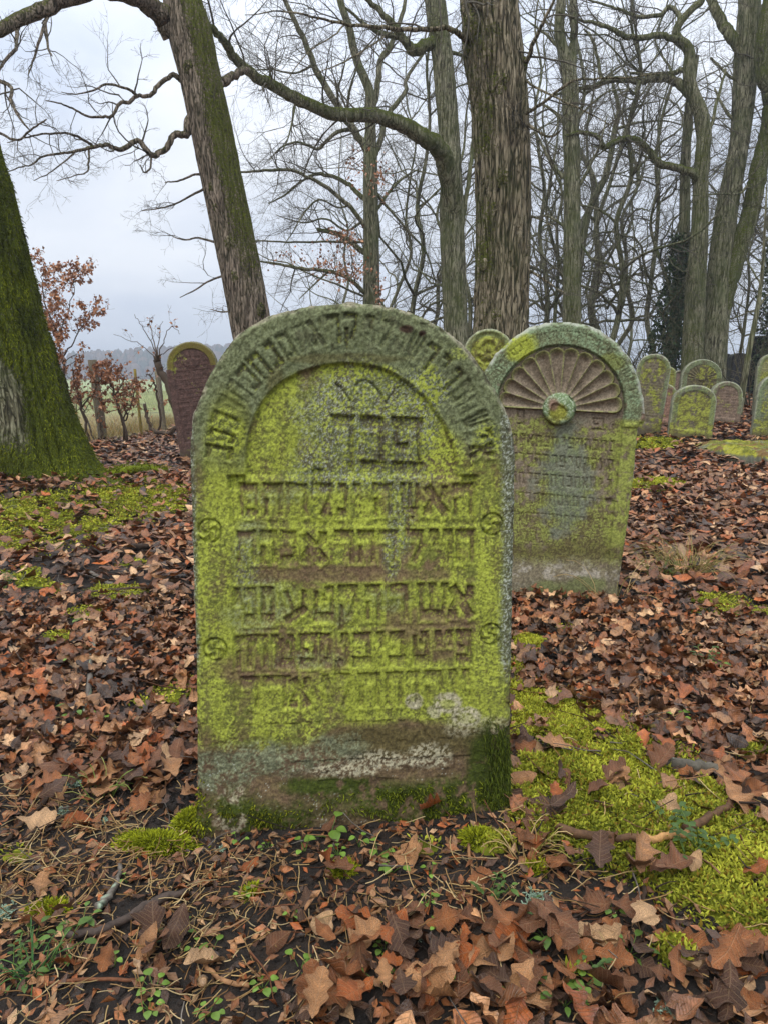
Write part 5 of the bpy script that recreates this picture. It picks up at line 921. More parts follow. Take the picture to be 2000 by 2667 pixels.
# ================================================================ fence, shrubs
fr = thing('wire_fence', (FENCE[2][0], FENCE[2][1], th(*FENCE[2])), 'old wire netting fence on weathered wooden posts along the pasture', 'fence')
rngf = np.random.default_rng(3)
PR = [.075, .075, .078, .027, .062, .07, .07, .07]; PH = [1.4, 1.38, 1.40, 1.28, 1.27, 1.35, 1.35, 1.3]
tops = []
for k, (x, y) in enumerate(FENCE):
    z0 = th(x, y); n = 12; zz = np.linspace(-.25, PH[k], n); ln = rngf.normal(size=2) * .02 + (np.array([-.055, 0]) if k in (2, 4) else 0)
    pts = np.stack([x + ln[0] * zz, y + ln[1] * zz, z0 + zz], -1); V, Fx = tube(pts, PR[k] * (1 - .06 * zz / PH[k]), 14, True, bark_bump(k + 5, .09)); mb = MB()
    c = srgb(112, 98, 82) if k != 3 else srgb(132, 112, 52); hgt = ((V[:, 2] - z0) / PH[k]).clip(0, 1)[:, None]; nz_ = fbm(V[:, 0] * 20 + V[:, 1] * 20, V[:, 2] * 2.5, k, 3)[:, None]
    mb.put(V, Fx, c * (.6 + .7 * nz_) * (1 - .0 * hgt) + np.array([0.0, .02, 0]) * nz_); mb.build('post', M_POST, fr); tops.append((x, y, z0, ln))
mbw = MB()
for k in range(len(FENCE) - 1):
    if k == 3: pass
    a, b = np.array(FENCE[k]), np.array(FENCE[k + 1]); L = np.linalg.norm(b - a)
    for hz in (.08, .62, 1.14):
        q = np.linspace(0, 1, 5)[:, None]; pt = a + (b - a) * q; z = np.array([th(*c) for c in pt]) + hz - .03 * np.sin(math.pi * q[:, 0]); V, Fx = tube(np.concatenate([pt, z[:, None]], 1), .0022, 4, False); mbw.put(V, Fx)
    for s in (1, -1):
        st = .13; 
        for u in np.arange(-1.1, L, st):
            u0, u1 = (u, u + 1.06); z0_, z1_ = (0, 1.06) if s > 0 else (1.06, 0)
            if u0 < 0: z0_ += (-u0) * (1 if s > 0 else -1); u0 = 0
            if u1 > L: z1_ -= (u1 - L) * (1 if s > 0 else -1); u1 = L
            if u1 - u0 < .05: continue
            p0 = a + (b - a) * u0 / L; p1 = a + (b - a) * u1 / L; V, Fx = tube(np.array([[*p0, th(*p0) + .08 + z0_], [*p1, th(*p1) + .08 + z1_]]), .0014, 3, False); mbw.put(V, Fx)
mbw.build('wire_netting', attr_mat('galvanised_wire', .6, 20, .2, 0, .01, spec=.5), fr)
def shrub(label, stems, Y, L1, nl, seed, leafL=.075, group=None, twn=7, cat='shrub', name='beech_shrub'):
    """stems: traced lists; leaves hang on its twigs"""
    rng_ = np.random.default_rng(seed); b = P(stems[0][0][0], stems[0][0][1], Y); o = thing(name, (b[0], b[1], th(b[0], b[1])), label, cat, group); lim = []; mb = MB()
    for s in stems:
        q, r_ = px_path(s, Y, rng_.uniform(-.5, .5), 5); r_ = r_ * (.6 if name != 'hedge_stump' else 1)
        if s is stems[0] or s[0][1] > 1085: q = np.concatenate([[[q[0][0], q[0][1], th(q[0][0], q[0][1]) - .05]], q]); r_ = np.concatenate([[r_[0] * 1.2], r_])
        q[1:] += rng_.normal(size=q[1:].shape) * .012; V, Fx = tube(q, r_, 8, True, bark_bump(seed, .05)); mb.put(V, Fx, srgb(78, 64, 50)); lim.append((q, r_))
    mb.build('stem', M_WOOD, o); mb = MB(); A, Bp, Cp = crown_from(lim, rng_, mb, n1=twn, n2=4, n3=2, l1=L1, up=.06, lo=.3, col=srgb(92, 74, 58), r1=.008); mb.build('twigs', M_TWIG, o)
    if nl:
        src = np.concatenate([Bp.reshape(-1, 3), Cp.reshape(-1, 3), A[:, 3:].reshape(-1, 3)]); pos = src[rng_.integers(0, len(src), nl)]; mb = MB(); leaf_cards(mb, pos, rng_, leafL, np.array(RUST)[rng_.integers(0, 4, nl)] * rng_.uniform(.8, 1.5, (nl, 1)), .5); mb.build('dead_leaves', M_LEAF, o, kind='stuff', label='rusty brown leaves still clinging to the twigs')
shrub('tall beech sapling with rusty leaves growing up beside the mossy tree', [[(205, 1150, 12), (190, 1080, 11), (175, 1000, 10), (160, 920, 9), (140, 850, 7), (120, 790, 6), (110, 730, 4), (122, 690, 2)], [(180, 1010, 8), (150, 950, 6), (110, 880, 4), (90, 800, 2)], [(165, 930, 7), (200, 880, 5), (225, 830, 4), (240, 800, 2)], [(150, 900, 6), (180, 800, 4), (200, 730, 3), (215, 690, 1.5)]], 11.2, .6, 2600, 5, .058, twn=13)
shrub('rusty leaved beech bush pushing through the netting by the thick post', [[(232, 1160, 12), (222, 1100, 11), (208, 1040, 9), (200, 1000, 6), (190, 960, 3)], [(330, 1125, 13), (315, 1075, 12), (300, 1030, 10), (290, 990, 7), (270, 960, 4)], [(300, 1030, 8), (320, 1000, 6), (335, 975, 3)], [(215, 1060, 8), (245, 1020, 6), (262, 985, 4)], [(320, 1090, 8), (345, 1050, 6), (350, 1010, 3)]], 11.8, .55, 2600, 6, .056, twn=12)
shrub('cut back hedge stump sprouting thin bare whips by the fence', [[(478, 1130, 24), (468, 1080, 22), (450, 1040, 20), (438, 1000, 20), (420, 970, 19), (410, 940, 18), (411, 927, 17)], [(470, 1110, 12), (440, 1128, 11), (400, 1120, 10), (385, 1090, 9), (378, 1050, 8)], [(412, 935, 3), (395, 890, 2.4), (370, 850, 1.8), (350, 820, 1.2)], [(412, 935, 3), (400, 880, 2.4), (390, 830, 1.2)], [(412, 935, 3), (430, 880, 2.2), (450, 850, 1.6), (470, 870, 1)], [(412, 935, 2.6), (440, 910, 2), (480, 900, 1.2)], [(412, 935, 2.6), (415, 870, 2), (425, 840, 1)], [(412, 940, 2.4), (370, 900, 1.8), (300, 870, 1)], [(470, 1095, 4), (465, 1010, 3), (475, 950, 2), (480, 910, 1)]], 13.2, .45, 60, 7, .07, name='hedge_stump', twn=3)
shrub('bare crooked hawthorn stem leaning beside the thin stake', [[(415, 1132, 9), (418, 1080, 9), (412, 1030, 9), (400, 990, 8), (385, 975, 5), (378, 980, 3)], [(402, 995, 5), (392, 1010, 3), (385, 1020, 2)]], 13.6, .25, 20, 8, .07, name='hawthorn_shrub', twn=3)
shrub('leafy beech sprout between the stump and the red headstone', [[(478, 1100, 6), (470, 1040, 5), (462, 990, 4), (458, 950, 2)]], 14.0, .4, 160, 9, .08, twn=9)
shrub('dead brushwood stems tangled behind the mossy tree', [[(250, 1165, 7), (235, 1110, 7), (215, 1060, 6), (205, 1040, 4)], [(215, 1150, 6), (205, 1100, 5), (200, 1040, 4), (195, 1000, 2)], [(262, 1160, 4), (265, 1120, 4), (258, 1090, 3), (262, 1060, 2)], [(330, 1125, 8), (322, 1100, 8), (335, 1080, 6), (318, 1050, 4)]], 12.0, .35, 90, 10, .06, name='brushwood', twn=5)
# low bushes behind the headstones at the wood edge
BUSH = []
for k in range(3):
    rng_ = np.random.default_rng(300 + k); lim = []; mb = MB(); m2 = MB()
    for q in range(9):
        a = rng_.uniform(0, 6.28); Pn, Rn = grow(np.array([[.15 * math.cos(a), .15 * math.sin(a), -.05]]), np.array([[.5 * math.cos(a), .5 * math.sin(a), 1.]]), np.array([rng_.uniform(1.4, 2.8)]), np.array([.016]), rng_, 8, .12, .04); V, Fx = tube(Pn[0], Rn[0], 5); mb.put(V, Fx, srgb(84, 80, 58)); lim.append((Pn[0], Rn[0]))
    crown_from(lim, rng_, m2, n1=3, n2=4, n3=3, l1=.8, col=srgb(104, 98, 74), lo=.1); BUSH.append((mb.mesh('stem'), m2.mesh('twigs')))
rng_ = np.random.default_rng(44)
for k, (x, Y, s) in enumerate([(1420, 15, 1.0), (1560, 17, 1.2), (1650, 15, .9), (1160, 17, 1.1), (1060, 19, 1.2), (1960, 14.5, 1.0), (1240, 16, 1.1), (1340, 18, 1.2), (1720, 20, 1.1), (870, 20, 1.0), (1600, 21, 1.3), (1480, 19, 1.2)]):
    b = P(x, 1000, Y); z = th(b[0], b[1]); o = thing('bare_bush', (b[0], b[1], z), 'tangled bare bush at the foot of the wood', 'bush', 'bare bushes along the wood edge'); o.rotation_euler = (0, 0, rng_.uniform(0, 6.28)); o.scale = (s, s, s); add('stem', BUSH[k % 3][0], M_WOOD, o); add('twigs', BUSH[k % 3][1], M_TWIG, o)

# rough dead grass along the fence
rng_ = np.random.default_rng(55); n = 4500; y = rng_.uniform(9, 22, n); x = fence_x(y) + rng_.normal(size=n) * .5 - .45 - rng_.exponential(.9, n) * (rng_.random(n) < .6); pos = np.stack([x, y, terrain(x, y) - .01], -1); a = rng_.uniform(0, 6.283, n)
Pn, Rn = grow(pos, np.stack([.5 * np.cos(a), .5 * np.sin(a), np.ones(n)], -1), rng_.uniform(.12, .42, n), np.full(n, .0035), rng_, 3, .15, 0., .5); mb = MB(); batch_tubes(mb, Pn, np.maximum(Rn, .0016), 3, np.repeat(np.array([srgb(176, 150, 96), srgb(150, 126, 70), srgb(140, 104, 62), srgb(128, 130, 66)])[rng_.integers(0, 4, n)], 12, 0)); mb.build('rough_grass', M_STRAW, kind='stuff', label='rough straw coloured grass along the fence', cat='grass')
# ================================================================ ground cover, laid out on the ground itself
def ell(px, py, cx, cy, rx, ry): return sst(1.35, .7, np.hypot((px - cx) / rx, (py - cy) / ry))
def inpoly(px, py, poly, soft):
    sd, _, _ = poly_sd(px, py, np.array(poly, float)); return sst(-soft, soft, sd)
MP = [(1340, 1735), (1400, 1800), (1520, 1850), (1640, 1890), (1730, 1950), (1850, 2010), (1915, 2120), (2040, 2150), (2100, 2300), (2080, 2500), (1900, 2440), (1760, 2370), (1640, 2290), (1500, 2235), (1390, 2195), (1330, 2120), (1325, 1850)]
LP_ = [(-200, 1320), (100, 1285), (290, 1262), (500, 1268), (485, 1335), (330, 1372), (260, 1412), (140, 1428), (0, 1450), (-200, 1470)]
SMALL = [(1862, 1580, 85, 38), (1700, 1262, 75, 18), (1690, 1158, 75, 16), (100, 1535, 70, 22), (310, 1545, 80, 18), (60, 1500, 60, 18), (220, 1600, 50, 16), (410, 1822, 70, 30), (470, 1790, 40, 30), (1990, 1600, 40, 20), (1370, 1680, 50, 16), (1480, 1640, 30, 8), (1960, 1960, 40, 18), (380, 2205, 80, 24), (1500, 2540, 30, 12), (1760, 2480, 60, 40), (1100, 2210, 60, 22), (1270, 2200, 60, 30), (40, 2230, 60, 25), (340, 1470, 40, 10), (1850, 2170, 80, 30), (150, 1660, 40, 12)]
def moss_m(x, y):
    z = terrain(x, y); px, py = proj(np.stack([x, y, z], -1)); nz = fbm(x * 5, y * 5, 91, 4); fine = fbm(x * 16, y * 16, 92, 3)
    big = np.maximum(inpoly(px, py, MP, 45) * sst(.36, .50, nz * .4 + fine * .6 + .08), inpoly(px, py, LP_, 25) * sst(.32, .50, nz * .5 + fine * .5 + .06))
    sm = np.zeros_like(px)
    for e in SMALL: sm = np.maximum(sm, ell(px, py, *e) * sst(.34, .5, nz * .4 + fine * .6 + .05))
    return np.maximum(big, sm), px, py
def leaf_density(x, y):
    m, px, py = moss_m(x, y); d = np.ones_like(px)
    soil = np.maximum(inpoly(px, py, [(380, 2120), (500, 2040), (1335, 2040), (1360, 2180), (1420, 2230), (1560, 2330), (1340, 2400), (1100, 2400), (900, 2440), (700, 2450), (300, 2420), (200, 2250)], 60), 0)
    d = d * (1 - .97 * soil); left = inpoly(px, py, [(-300, 2060), (330, 2060), (480, 2160), (520, 2400), (860, 2480), (820, 2640), (500, 2900), (-300, 2900)], 60); d = d * (1 - .88 * left)
    rs_ = inpoly(px, py, [(1420, 2230), (1900, 2420), (2050, 2520), (1700, 2520), (1500, 2420), (1350, 2380)], 50); d = d * (1 - .75 * rs_)
    mid = ell(px, py, 170, 1500, 240, 90); d = d * (1 - .45 * mid); d = d * (1 - .75 * inpoly(px, py, [(1430, 2160), (1780, 2170), (1900, 2040), (2060, 1990), (2060, 2100), (1900, 2200), (1780, 2250), (1440, 2240)], 20)); return d * (1 - .93 * m) * np.where(py < 2900, 1, .6)
def blocked(x, y):
    b = np.zeros(np.shape(x), bool)
    for q, hw in ((pl, .37), (pl2, .40)):
        dx = x - q.base[0]; dy = y - q.base[1]; u = dx * q.ux[0] + dy * q.ux[1]; v = -dx * q.ux[1] + dy * q.ux[0]; b |= (np.abs(u) < hw) & (v > -.012) & (v < .2)
    b |= (np.hypot(x + 3.05, y - 6.45) < .45); return b
def right_of_fence(x, y): return x > fence_x(y) - .1
LC5 = np.array([srgb(146, 90, 50), srgb(116, 74, 46), srgb(170, 122, 80), srgb(82, 56, 40), srgb(190, 150, 108), srgb(160, 86, 38), srgb(60, 44, 34), srgb(138, 100, 68)])
LW = np.array([.22, .2, .15, .13, .08, .08, .06, .08])
def leaf_shape(kind, ns, rng):
    """half outline of a leaf of length 1, with its curl; returns points and quads"""
    s = np.linspace(0, 1, ns)
    if kind == 0: env = .27 * np.sin(math.pi * s ** 1.3) ** .7; ph = rng.uniform(-.6, .6); lob = 1 + .24 * np.sin(s * math.pi * 2 * (3.4 if ns > 16 else 3.0) + ph) * (1 if ns > 12 else .5)
    else: env = .25 * np.sin(math.pi * s ** .9) ** .85; lob = 1 + .04 * np.sin(s * 40)
    w_ = np.where((s < .04) | (s > .99), .012, env * lob); asym = 1 + .12 * rng.normal()
    Lp = np.stack([s, w_ * asym, 0 * s], -1); Rp = np.stack([s, -w_ / asym, 0 * s], -1); Mp = np.stack([s, 0 * s, 0 * s], -1); V = np.concatenate([Lp, Mp, Rp])
    cup = rng.uniform(-1.2, 2.6); bend = rng.uniform(-.6, 1.1); tw = rng.normal() * .9; wav = rng.uniform(.03, .10); x, y = V[:, 0], V[:, 1]
    z = cup * y * y * 1.5 + bend * .5 * (x - .5) ** 2 * np.sign(bend) + tw * y * (x - .5) + wav * np.sin(x * 11 + 3 * y + rng.uniform(0, 6)) * (.3 + np.abs(y) * 3) + .02 * np.abs(y)
    V[:, 2] = z - z.min() * .7; V[:, 0] -= .5; i = np.arange(ns - 1)
    Fq = np.concatenate([np.stack([ns + i, ns + i + 1, i + 1, i], -1), np.stack([2 * ns + i, 2 * ns + i + 1, ns + i + 1, ns + i], -1)]); return V, Fq
rngL = np.random.default_rng(42)
SH = {14: [leaf_shape(0 if k < 13 else 1, 14, rngL) for k in range(18)], 5: [leaf_shape(0 if k < 5 else 1, 5, rngL) for k in range(12)], 4: [leaf_shape(1, 4, rngL) for k in range(14)], 3: [leaf_shape(1, 3, rngL) for k in range(6)]}
def kite(rng):
    b = rng.uniform(-.12, .25); return np.array([[-.5, 0, 0], [0, .24, b], [.5, 0, rng.uniform(0, .15)], [0, -.24, b * rng.uniform(.2, 1)]]), np.array([[0, 3, 2, 1]])
SH[2] = [kite(rngL) for k in range(8)]
SH[25] = [leaf_shape(0 if k < 9 else 1, 25, np.random.default_rng(70 + k)) for k in range(13)]
def scatter(y0, y1, dens, width=.66, seed=1):
    r = np.random.default_rng(seed); A = width * (y1 ** 2 - y0 ** 2) + .8 * (y1 - y0); n = int(A * dens); y = np.sqrt(r.uniform(y0 ** 2, y1 ** 2, n)); x = r.uniform(-1, 1, n) * (width * y + .4); k = (r.random(n) < leaf_density(x, y)) & ~blocked(x, y) & right_of_fence(x, y); return x[k], y[k], r
def rotmats(n, r, tilt):
    yaw = r.uniform(0, 6.283, n); nx = np.stack([r.normal(size=n) * tilt, r.normal(size=n) * tilt, np.ones(n)], -1); nx = unit(nx); flip = r.random(n) < .35; nx[flip] *= 1
    a = np.stack([np.cos(yaw), np.sin(yaw), 0 * yaw], -1); a = unit(a - nx * (a * nx).sum(1, keepdims=True)); b = np.cross(nx, a); return np.stack([a, b, nx], -1)
def leaf_mesh(mb, x, y, r, ns, L, tilt, lift, sink=0.0):
    n = len(x)
    if n == 0: return
    z = terrain(x, y) + r.uniform(0, 1, n) ** 1.3 * lift - sink; M = rotmats(n, r, tilt); sc = L * r.uniform(.6, 1.25, n); kind = r.integers(0, len(SH[ns]), n); ci = r.choice(len(LC5), n, p=LW); col = LC5[ci] * r.uniform(.5, 1.4, (n, 1))
    for k in range(len(SH[ns])):
        m = kind == k
        if not m.any(): continue
        V, Fq = SH[ns][k]; W = np.einsum('nij,vj->nvi', M[m], V) * sc[m][:, None, None] + np.stack([x[m], y[m], z[m]], -1)[:, None]; nv = len(V); f = (np.arange(m.sum())[:, None, None] * nv + Fq[None]).reshape(-1, 4)
        rib = np.where(np.abs(V[:, 1]) < 1e-6, 1.22, 1.0)[None, :, None] * (1 - .25 * (np.abs(V[:, 1]) > .2))[None, :, None]
        mb.put(W.reshape(-1, 3), f, (col[m][:, None] * rib).reshape(-1, 3), np.broadcast_to(V[None], W.shape))
mb = MB()
x, y, r = scatter(.55, 3.3, 1300, .70, 1)
px, py = proj(np.stack([x, y, terrain(x, y)], -1)); vis = (px > 15) & (px < 1985) & (py < 2650) & (py > 1000) & ~((px > 500) & (px < 1345) & (py < 2140))
order = np.argsort(np.where(vis, np.hypot(x, y), 99)); ind = order[:300]; rest = np.setdiff1d(np.arange(len(x)), ind)
leaf_mesh(mb, x[rest], y[rest], r, 14, .062, .55, .042)
fx = np.random.default_rng(5); ny_ = 15000; yy_ = np.sqrt(fx.uniform(.6 ** 2, 2.4 ** 2, ny_)); xx_ = fx.uniform(-1, 1, ny_) * (.74 * yy_ + .3); kk = ~blocked(xx_, yy_) & (fx.random(ny_) < 1 - .85 * moss_m(xx_, yy_)[0]); leaf_mesh(mb, xx_[kk], yy_[kk], fx, 3, .026, .55, .014)
xm, ym, r2 = scatter(3.3, 7.5, 600, .60, 2); leaf_mesh(mb, xm, ym, r2, 4, .092, .45, .055)
mb.build('leaf_litter', M_LEAF, kind='stuff', label='thick carpet of damp brown oak leaves between the headstones', cat='leaves')
mb = MB(); xf, yf, r3 = scatter(7.5, 15, 240, .62, 3); leaf_mesh(mb, xf, yf, r3, 2, .125, .28, .05)
xf, yf, r3 = scatter(15, 30, 50, .6, 4); leaf_mesh(mb, xf, yf, r3, 2, .20, .2, .06); mb.build('leaf_litter', M_LEAF, kind='stuff', label='leaf covered slope rising among the far headstones', cat='leaves')
# the nearest leaves, one by one
KIND = [('rust brown', 0), ('chestnut brown', 1), ('pale tan', 2), ('dark brown', 3), ('bleached buff', 4), ('bright orange brown', 5)]
LMESH = {}
for c, (nm_, ci) in enumerate(KIND):
    for k, (V, Fq) in enumerate(SH[25]):
        rib = np.where(np.abs(V[:, 1]) < 1e-6, 1.25, 1.0)[:, None] * (1 - .22 * (np.abs(V[:, 1]) > .2))[:, None]; spots = .75 + .5 * noise2(V[:, 0] * 9 + k, V[:, 1] * 9, c)[:, None]; LMESH[c, k] = new_mesh('fallen_leaf', V, Fq, LC5[ci] * rib * spots, luv=V)
rr = np.random.default_rng(7); M = rotmats(300, rr, .55)
for q, i in enumerate(ind):
    c = rr.choice(6, p=[.28, .22, .16, .16, .08, .10]); k = rr.integers(0, 13); s = .070 * rr.uniform(.6, 1.45); oak = 'lobed oak leaf' if k < 9 else 'smooth edged beech leaf'
    o = add('fallen_leaf', LMESH[c, k], M_LEAF, label=f'{KIND[c][0]} {oak} lying on the ground in front of the headstones', cat='leaf', group=f'{KIND[c][0]} {oak.split()[-2]} leaves fallen in the foreground')
    mt = Matrix([list(a) for a in M[q]]).to_4x4(); o.matrix_world = Matrix.Translation((x[i], y[i], th(x[i], y[i]) + .004 + .04 * rr.random() ** 1.3)) @ mt @ Matrix.Scale(s, 4)
# --- moss carpets
def moss_carpet(label, y0, y1, x0, x1, n, L, wd, seed):
    r_ = np.random.default_rng(seed); x = r_.uniform(x0, x1, n); y = np.sqrt(r_.uniform(y0 ** 2, y1 ** 2, n)); m, px, py = moss_m(x, y); k = (r_.random(n) < m * .98) & ~blocked(x, y) & ((seed != 4) | ~((x > .22) & (x < 1.55) & (y < 2.75) & (y > .95))); x, y = x[k], y[k]; n = len(x)
    hump = .042 * fbm(x * 14, y * 14, 95, 3) * moss_m(x, y)[0]; pos = np.stack([x, y, terrain(x, y) + hump * .8 - .004], -1)
    a = r_.uniform(0, 6.283, n); el = np.radians(r_.uniform(10, 75, n)); d = np.stack([np.cos(a) * np.cos(el), np.sin(a) * np.cos(el), np.sin(el)], -1); s = unit(np.cross(d, np.array([0, 0, 1.]) + .3 * r_.normal(size=(n, 3)))); l = L * r_.uniform(.55, 1.3, (n, 1)); w2 = wd * r_.uniform(.7, 1.3, (n, 1))
    bnd = np.array([0, 0, -1.]) * l * r_.uniform(0, .35, (n, 1)); v = np.stack([pos - s * w2 * .3, pos + s * w2 * .3, pos + d * l * .5 + s * w2, pos + d * l * .5 - s * w2, pos + d * l + bnd], 1)
    t = (.55 * fbm(x * 7, y * 7, 96, 3) + .45 * r_.random(n))[:, None]; t = ((t - .25) / .5).clip(0, 1); c = srgb(98, 106, 28) * (1 - t) + srgb(204, 204, 72) * t; c = np.where(r_.random((n, 1)) < .12, srgb(140, 118, 40), c)
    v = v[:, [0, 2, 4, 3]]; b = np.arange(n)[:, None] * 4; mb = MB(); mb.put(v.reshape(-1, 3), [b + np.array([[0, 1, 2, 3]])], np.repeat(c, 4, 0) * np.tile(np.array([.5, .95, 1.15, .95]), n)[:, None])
    st = .011 * (1 + (y0 > 3) * 1.2 + (y0 > 7) * 1.5); gx = np.arange(x0, x1, st); gy = np.arange(y0, y1, st); GX, GY = np.meshgrid(gx, gy); gm, _, _ = moss_m(GX, GY); gz = terrain(GX, GY) + .036 * fbm(GX * 14, GY * 14, 95, 3) * gm - .012 + .006 * (fbm(GX * 60, GY * 60, 97, 2) - .5)
    cell = (gm[:-1, :-1] > .3) & (gm[1:, 1:] > .3) & (gm[:-1, 1:] > .3) & (gm[1:, :-1] > .3) & ~blocked(GX, GY)[:-1, :-1]; jj, ii = np.nonzero(cell); nx_ = len(gx); a_ = jj * nx_ + ii; Q = np.stack([a_, a_ + 1, a_ + nx_ + 1, a_ + nx_], -1); us = np.unique(Q); mp_ = np.full(GX.size, -1); mp_[us] = np.arange(len(us)); t2 = fbm(GX * 30, GY * 30, 98, 3).ravel()[us][:, None]
    if len(us): mb.put(np.stack([GX, GY, gz], -1).reshape(-1, 3)[us], mp_[Q], srgb(70, 76, 22) * (1 - t2) + srgb(150, 156, 46) * t2)
    mb.build('moss_carpet', M_MOSS, kind='stuff', label=label, cat='moss')
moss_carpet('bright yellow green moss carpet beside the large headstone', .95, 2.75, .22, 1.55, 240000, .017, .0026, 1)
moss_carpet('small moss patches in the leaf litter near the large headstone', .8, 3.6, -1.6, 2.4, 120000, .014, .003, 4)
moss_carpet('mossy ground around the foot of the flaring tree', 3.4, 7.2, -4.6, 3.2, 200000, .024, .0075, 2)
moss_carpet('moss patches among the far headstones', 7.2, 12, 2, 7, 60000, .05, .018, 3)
# --- moss cushions
def cushion(label, px, py, rx, ry, hgt, seed, n=900, L=.013):
    c = G(px, py); s = mpp(px, py, c[1]); ax_, by_ = rx * s, max(ry * s * 1.6, .02); r_ = np.random.default_rng(seed); hgt *= .6; o = thing('moss_cushion', (c[0], c[1], th(c[0], c[1])), label, 'moss'); nu, nv = 24, 9
    A_, Q_ = np.meshgrid(np.linspace(0, 6.283, nu, endpoint=False), np.linspace(.02, 1, nv)); lump = 1 + 1.1 * (fbm(np.cos(A_) * 1.6 + seed, np.sin(A_) * 1.6, seed, 3) - .5); V = np.stack([c[0] + ax_ * Q_ * np.cos(A_) * lump, c[1] + by_ * Q_ * np.sin(A_) * lump, 0 * A_], -1); V[..., 2] = terrain(V[..., 0], V[..., 1]) - .008 + hgt * np.sqrt(np.clip(1 - Q_ ** 2, 0, 1)) * lump
    i = np.arange(nv - 1)[:, None] * nu; j = np.arange(nu)[None]; j2 = (j + 1) % nu; mb = MB(); mb.put(V.reshape(-1, 3), np.stack([i + j, i + nu + j, i + nu + j2, i + j2], -1).reshape(-1, 4), srgb(86, 92, 22)); mb.build('cushion', M_MOSS, o)
    a = r_.uniform(0, 6.283, n); q = np.sqrt(r_.random(n)); q0 = q; q = q * (1 + 1.1 * (fbm(np.cos(a) * 1.6 + seed, np.sin(a) * 1.6, seed, 3) - .5)) * r_.choice([1., 1., 1.25], n); pos = np.stack([c[0] + ax_ * q * np.cos(a), c[1] + by_ * q * np.sin(a), 0 * a], -1); pos[:, 2] = terrain(pos[:, 0], pos[:, 1]) - .008 + hgt * np.sqrt(1 - q0 * q0 * .98); nn = np.stack([np.cos(a) * q0, np.sin(a) * q0, 1.1 - q0], -1); t = r_.random((n, 1)); mb = MB(); tuft_blades(pos, unit(nn), L, .0035, srgb(98, 106, 22) * (1 - t) + srgb(180, 184, 44) * t, r_, mb, .1, .5); mb.build('fronds', M_MOSS, o, kind='stuff')
cushion('long mossy ridge on the soil left of the large headstone', 402, 2205, 95, 22, .045, 1, 3000)
cushion('small round moss ball on bare soil below the large headstone', 892, 2268, 30, 16, .03, 2)
cushion('little ochre moss tuft on bare soil left of the acorn', 655, 2325, 20, 11, .02, 3, 500)
cushion('yellow moss cushion at the left foot of the large headstone', 500, 2150, 34, 26, .06, 4, 1600)
cushion('low moss tuft by the snapped straw stems on the right', 1395, 2262, 30, 12, .02, 5, 600)
cushion('flat moss tuft among straw at the lower left', 135, 2368, 55, 14, .02, 6, 900)
cushion('round moss tuft in bright moss by the right foot of the headstone', 1240, 2190, 40, 20, .04, 7, 1200)
cushion('small moss hump beside the mossy log', 388, 1256, 16, 8, .07, 8, 300, .03)
# --- logs, branches, sticks lying about
def lay_stick(px, rad, lift=.5, seed=0, per=5):
    """traced on the ground; radius in photo pixels"""
    q = [G(a, b) for a, b in px]; r_ = [rad_ * mpp(a, b, g_[1]) for (a, b), g_, rad_ in zip(px, q, np.broadcast_to(rad, len(px)))]; pts = np.array([[g_[0], g_[1], g_[2] + rr_ * (1 + lift) + .006] for g_, rr_ in zip(q, r_)]); z = catmull(np.concatenate([pts, np.array(r_)[:, None]], 1), per); rn = np.random.default_rng(seed); z[:, :3] += rn.normal(size=(len(z), 3)) * np.array([1, 1, .4]) * z[:, 3:4] * .35; return z[:, :3], z[:, 3]
def stick(label, px, rad, col, col2=None, seed=0, name='fallen_stick', lift=.5, lich=0.0, group=None):
    pts, r_ = lay_stick(px, rad, lift, seed); V, Fx = tube(pts, r_, 9, True, bark_bump(seed + 3, .16)); t = fbm(V[:, 0] * 60, V[:, 1] * 60, seed, 3)[:, None]; c = np.array(col) * (.6 + .8 * t)
    if col2 is not None: c = np.where(t > .52, np.array(col2) * (.8 + .4 * t), c)
    if lich: c = np.where(fbm(V[:, 0] * 45 + 7, V[:, 1] * 45, seed + 5, 3)[:, None] > 1 - lich, srgb(150, 166, 140), c)
    mb = MB(); mb.put(V, Fx, c); o = thing(name, (pts[0][0], pts[0][1], th(pts[0][0], pts[0][1])), label, 'stick', group); mb.build('wood', M_WOOD, o); return o
DK = srgb(60, 45, 33); RD = srgb(112, 70, 44); TN = srgb(150, 110, 74); GY = srgb(108, 100, 90)
br = stick('dark brown fallen branch with a peeled pale tip lying on bright moss', [(1778, 2186), (1826, 2165), (1886, 2124), (1922, 2068), (1964, 2052), (2000, 2040), (2060, 2026)], [9, 10, 9, 9, 8, 7, 6], srgb(92, 66, 44), seed=1, name='fallen_branch', lift=1.2)
pts, r_ = lay_stick([(1452, 2183), (1519, 2200), (1633, 2206), (1712, 2209), (1786, 2196)], [11, 11, 10, 10, 11], 1.0, 2); V, Fx = tube(pts, r_, 10, True, bark_bump(7, .14)); mb = MB(); tt2 = np.clip((V[:, 0] - pts[0][0]) / (pts[-1][0] - pts[0][0]), 0, 1)[:, None]; mb.put(V, Fx, np.where(tt2 > .62, srgb(176, 132, 82), srgb(92, 66, 44)) * (.7 + .6 * fbm(V[:, 0] * 50, V[:, 1] * 50, 3, 3)[:, None])); mb.build('peeled_end', M_WOOD, br, label='branch end with the bark stripped to pale wood')
